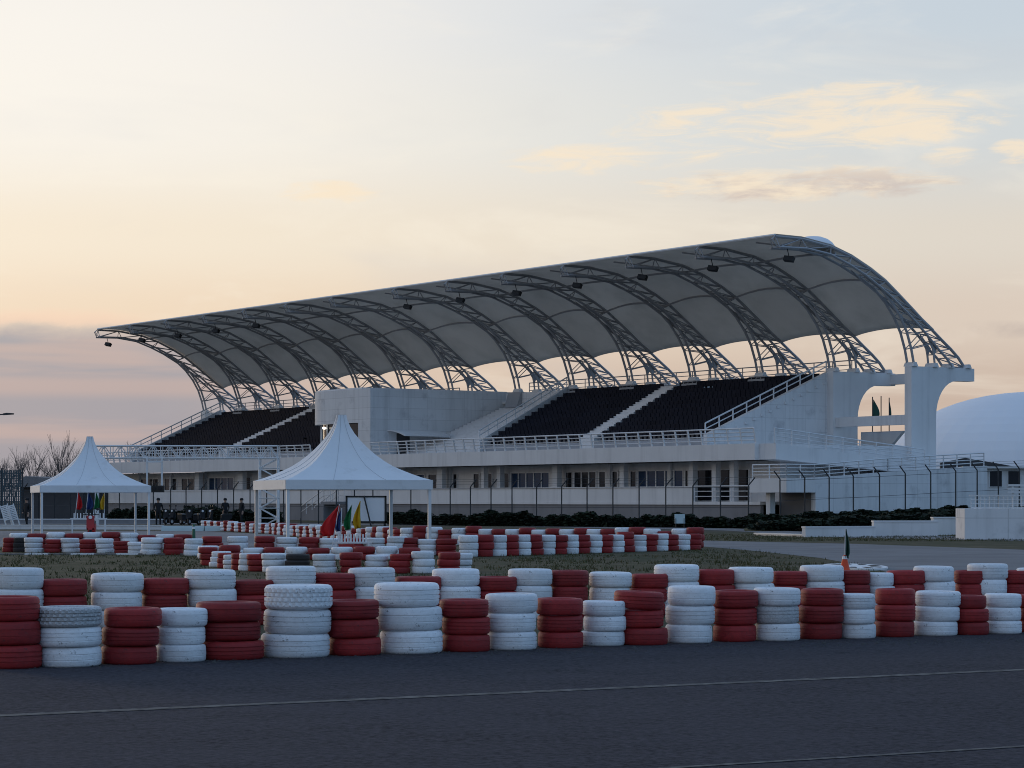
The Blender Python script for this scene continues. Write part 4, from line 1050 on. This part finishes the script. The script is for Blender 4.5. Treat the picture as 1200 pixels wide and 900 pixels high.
# ------------------------------------------------------------------ people
def person(label, loc, rz, jacket, trousers, pose):
    J = {'pelvis': (0, 0, .95, .13), 'waist': (0, 0, 1.08, .125), 'chest': (0, .01, 1.32, .155), 'neck': (0, .0, 1.48, .06), 'head0': (0, -.01, 1.58, .085), 'head': (0, -.015, 1.66, .1), 'crown': (0, -.01, 1.72, .07)}
    for sx, sg in (('l', 1), ('r', -1)):
        st = pose[0]*sg
        J['sh'+sx] = (sg*.19, .01, 1.42, .07); J['el'+sx] = (sg*.27, .03+pose[1]*-.05, 1.14, .05); J['wr'+sx] = (sg*.25+pose[2]*-sg*.1, -.06-pose[1]*.16, .92+pose[1]*.15, .036); J['ha'+sx] = (sg*.25+pose[2]*-sg*.12, -.09-pose[1]*.2, .84+pose[1]*.17, .04)
        J['hi'+sx] = (sg*.10, 0, .88, .10); J['kn'+sx] = (sg*.11, -.03-st*.12, .50, .068); J['an'+sx] = (sg*.11, .02-st*.2, .09, .048); J['to'+sx] = (sg*.12, -.14-st*.2, .045, .042)
    E_ = [('pelvis', 'waist'), ('waist', 'chest'), ('chest', 'neck'), ('neck', 'head0'), ('head0', 'head'), ('head', 'crown')]
    for sx in 'lr': E_ += [('chest', 'sh'+sx), ('sh'+sx, 'el'+sx), ('el'+sx, 'wr'+sx), ('wr'+sx, 'ha'+sx), ('pelvis', 'hi'+sx), ('hi'+sx, 'kn'+sx), ('kn'+sx, 'an'+sx), ('an'+sx, 'to'+sx)]
    names = list(J); me = bpy.data.meshes.new('person'); me.from_pydata([J[k][:3] for k in names], [(names.index(a), names.index(b)) for a, b in E_], [])
    o = bpy.data.objects.new('person', me); COL.objects.link(o)
    sk = o.modifiers.new('skin', 'SKIN'); sk.use_smooth_shade = True
    for k, dv in zip(names, me.skin_vertices[0].data): dv.radius = (J[k][3], J[k][3]); dv.use_root = (k == 'pelvis')
    ss = o.modifiers.new('sub', 'SUBSURF'); ss.levels = 2; ss.render_levels = 2
    dg = bpy.context.evaluated_depsgraph_get(); m2 = bpy.data.meshes.new_from_object(o.evaluated_get(dg)); o.modifiers.clear(); o.data = m2
    for mt in (jacket, trousers, 'skin'): m2.materials.append(M[mt])
    for p_ in m2.polygons:
        c_ = p_.center; p_.material_index = 2 if (c_.z > 1.5 and c_.y < .03) or (abs(c_.x) > .16 and c_.z < .93+pose[1]*.15 and c_.z > .7) else (0 if c_.z > .93 else 1); p_.use_smooth = True
    o.location = loc; o.rotation_euler = (0, 0, rz)
    q = MB(); q.lathe([(.108, 1.63), (.118, 1.69), (.10, 1.755), (.05, 1.79), (0, 1.795)], 14); q.v = [(v[0], v[1]*1.08+.012, v[2]) for v in q.v]; q.build('hair', 'dark_cloth', o, 60)
    tag(o, label, 'person'); return o
person('person in dark clothes standing by the track left of the teal barrier', at(185.5, 147.5), R_(15), 'dark_cloth', 'dark_cloth', (.3, .6, 0))
person('person in dark clothes standing beside the white slatted panels', at(31.5, 137), R_(-40), 'dark_cloth', 'dark_cloth', (.6, .2, 0))
person('left of two dark figures by the bushes near the gantry leg', at(264, 158), R_(30), 'dark_cloth', 'dark_cloth', (.2, .5, 1))
person('right of two dark figures by the bushes near the gantry leg', at(283, 157), R_(-50), 'dark_cloth', 'dark_cloth', (.4, .1, 0))

# ------------------------------------------------------------------ shed, screen and bare trees at far left
Y = 205.; p = at(24, Y); t = thing('shed', 'dark low shed behind the wire fence at far left', 'shed', p, -.2)
w_ = at(300, Y).x-p.x; MB().box(0, w_*.28, 0, 6, 0, zat(571, Y)).build('wall', 'shed_wall', t)
q = MB(); q.prism([(-.4, zat(571, Y)), (w_*.29, zat(571, Y)), (w_*.27, zat(563, Y)), (.6, zat(558, Y))], 'y', -.5, 6.5); q.build('roof', 'grey_render', t)
Y = 186.; p = at(-70, Y); t = thing('screen_fence', 'blue grey netting screen behind the slatted panels at far left', 'screen', p, -.08)
W3 = at(28, Y).x-p.x; zt_ = zat(551, Y); q = MB()
for k in range(int(W3/.14)): q.box(k*.14, k*.14+.10, 0, .015, .1, zt_)
for z_ in [.1+.2*k for k in range(int(zt_/.2))]: q.box(0, W3, .016, .025, z_, z_+.05)
q.build('netting', 'screen_net', t)
for k in range(5): MB().tube((W3*k/4, .06, 0), (W3*k/4, .06, zt_+.15), .06, 6).build('post', 'dark_steel', t)
def bare_tree(label, loc, h, seed, spread=.5):
    r = random.Random(seed); t = thing('bare_tree', label, 'tree', loc, 0, 'bare trees beyond the fence'); tr = MB(); br = MB()
    def grow(p, d, l, rad, lv):
        mb_ = tr if lv == 0 else br; seg = 3; q = p
        for k in range(seg):
            d = (d+Vector((r.gauss(0, .09), r.gauss(0, .09), r.gauss(.03, .05)))).normalized(); e = q+d*l/seg
            r0, r1 = rad*(1-.25*k/seg), rad*(1-.25*(k+1)/seg); mb_.tube(q, e, r0, 5 if lv < 2 else 3, r1, cap=False); q = e
            if lv < 4 and (k > 0 or lv > 0):
                for _ in range(r.choice((1, 2)) if lv < 2 else r.choice((0, 1, 1))):
                    ax = Vector((r.gauss(0, 1), r.gauss(0, 1), .3)).normalized(); nd = (d*.8+ax*spread*r.uniform(.7, 1.3)).normalized()
                    grow(q, nd, l*r.uniform(.55, .78), max(.010, rad*.5), lv+1)
        if lv < 4: grow(q, d, l*.7, max(.010, rad*.62), lv+1)
    grow(Vector((0, 0, 0)), Vector((0, 0, 1)), h*.42, h*.016, 0)
    zmax = max(v[2] for v in br.v); f_ = h/zmax
    for m_ in (tr, br): m_.v = [(v[0]*f_, v[1]*f_, v[2]*f_) for v in m_.v]
    tr.build('trunk', 'hazed_bark', t); br.build('branches', 'hazed_bark', t)
for i, (x, yt, Y, lab, sp) in enumerate(((-12, 530, 215, 'bare tree cut by the left picture edge', .5), (16, 521, 222, 'bare rounded tree behind the netting screen', .55), (36, 520, 226, 'slim bare tree left of the tallest bare tree', .42),
                              (55, 528, 219, 'low bare spreading tree beyond the dark shed', .6), (75, 503, 224, 'tallest bare tree left of the far tent peak', .45), (98, 524, 230, 'bare tree close behind the far tent roof', .5),
                              (5, 528, 218, 'thin bare tree behind the left half of the netting screen', .45), (26, 530, 231, 'low bare tree just right of the netting screen', .55), (46, 526, 236, 'bare tree with fine twigs over the left end of the shed roof', .5),
                              (66, 530, 228, 'small bare tree in front of the tallest bare tree', .55), (87, 522, 238, 'bare tree just right of the tallest bare tree', .45), (108, 528, 242, 'bare tree hidden up to its twigs by the far tent peak', .5),
                              (165, 516, 262, 'left of two faint bare trees above the gantry beam', .4), (176, 518, 266, 'right of two faint bare trees above the gantry beam', .4))):
    p = at(x, Y); bare_tree(lab, p, zat(yt, Y), 40+i, sp)
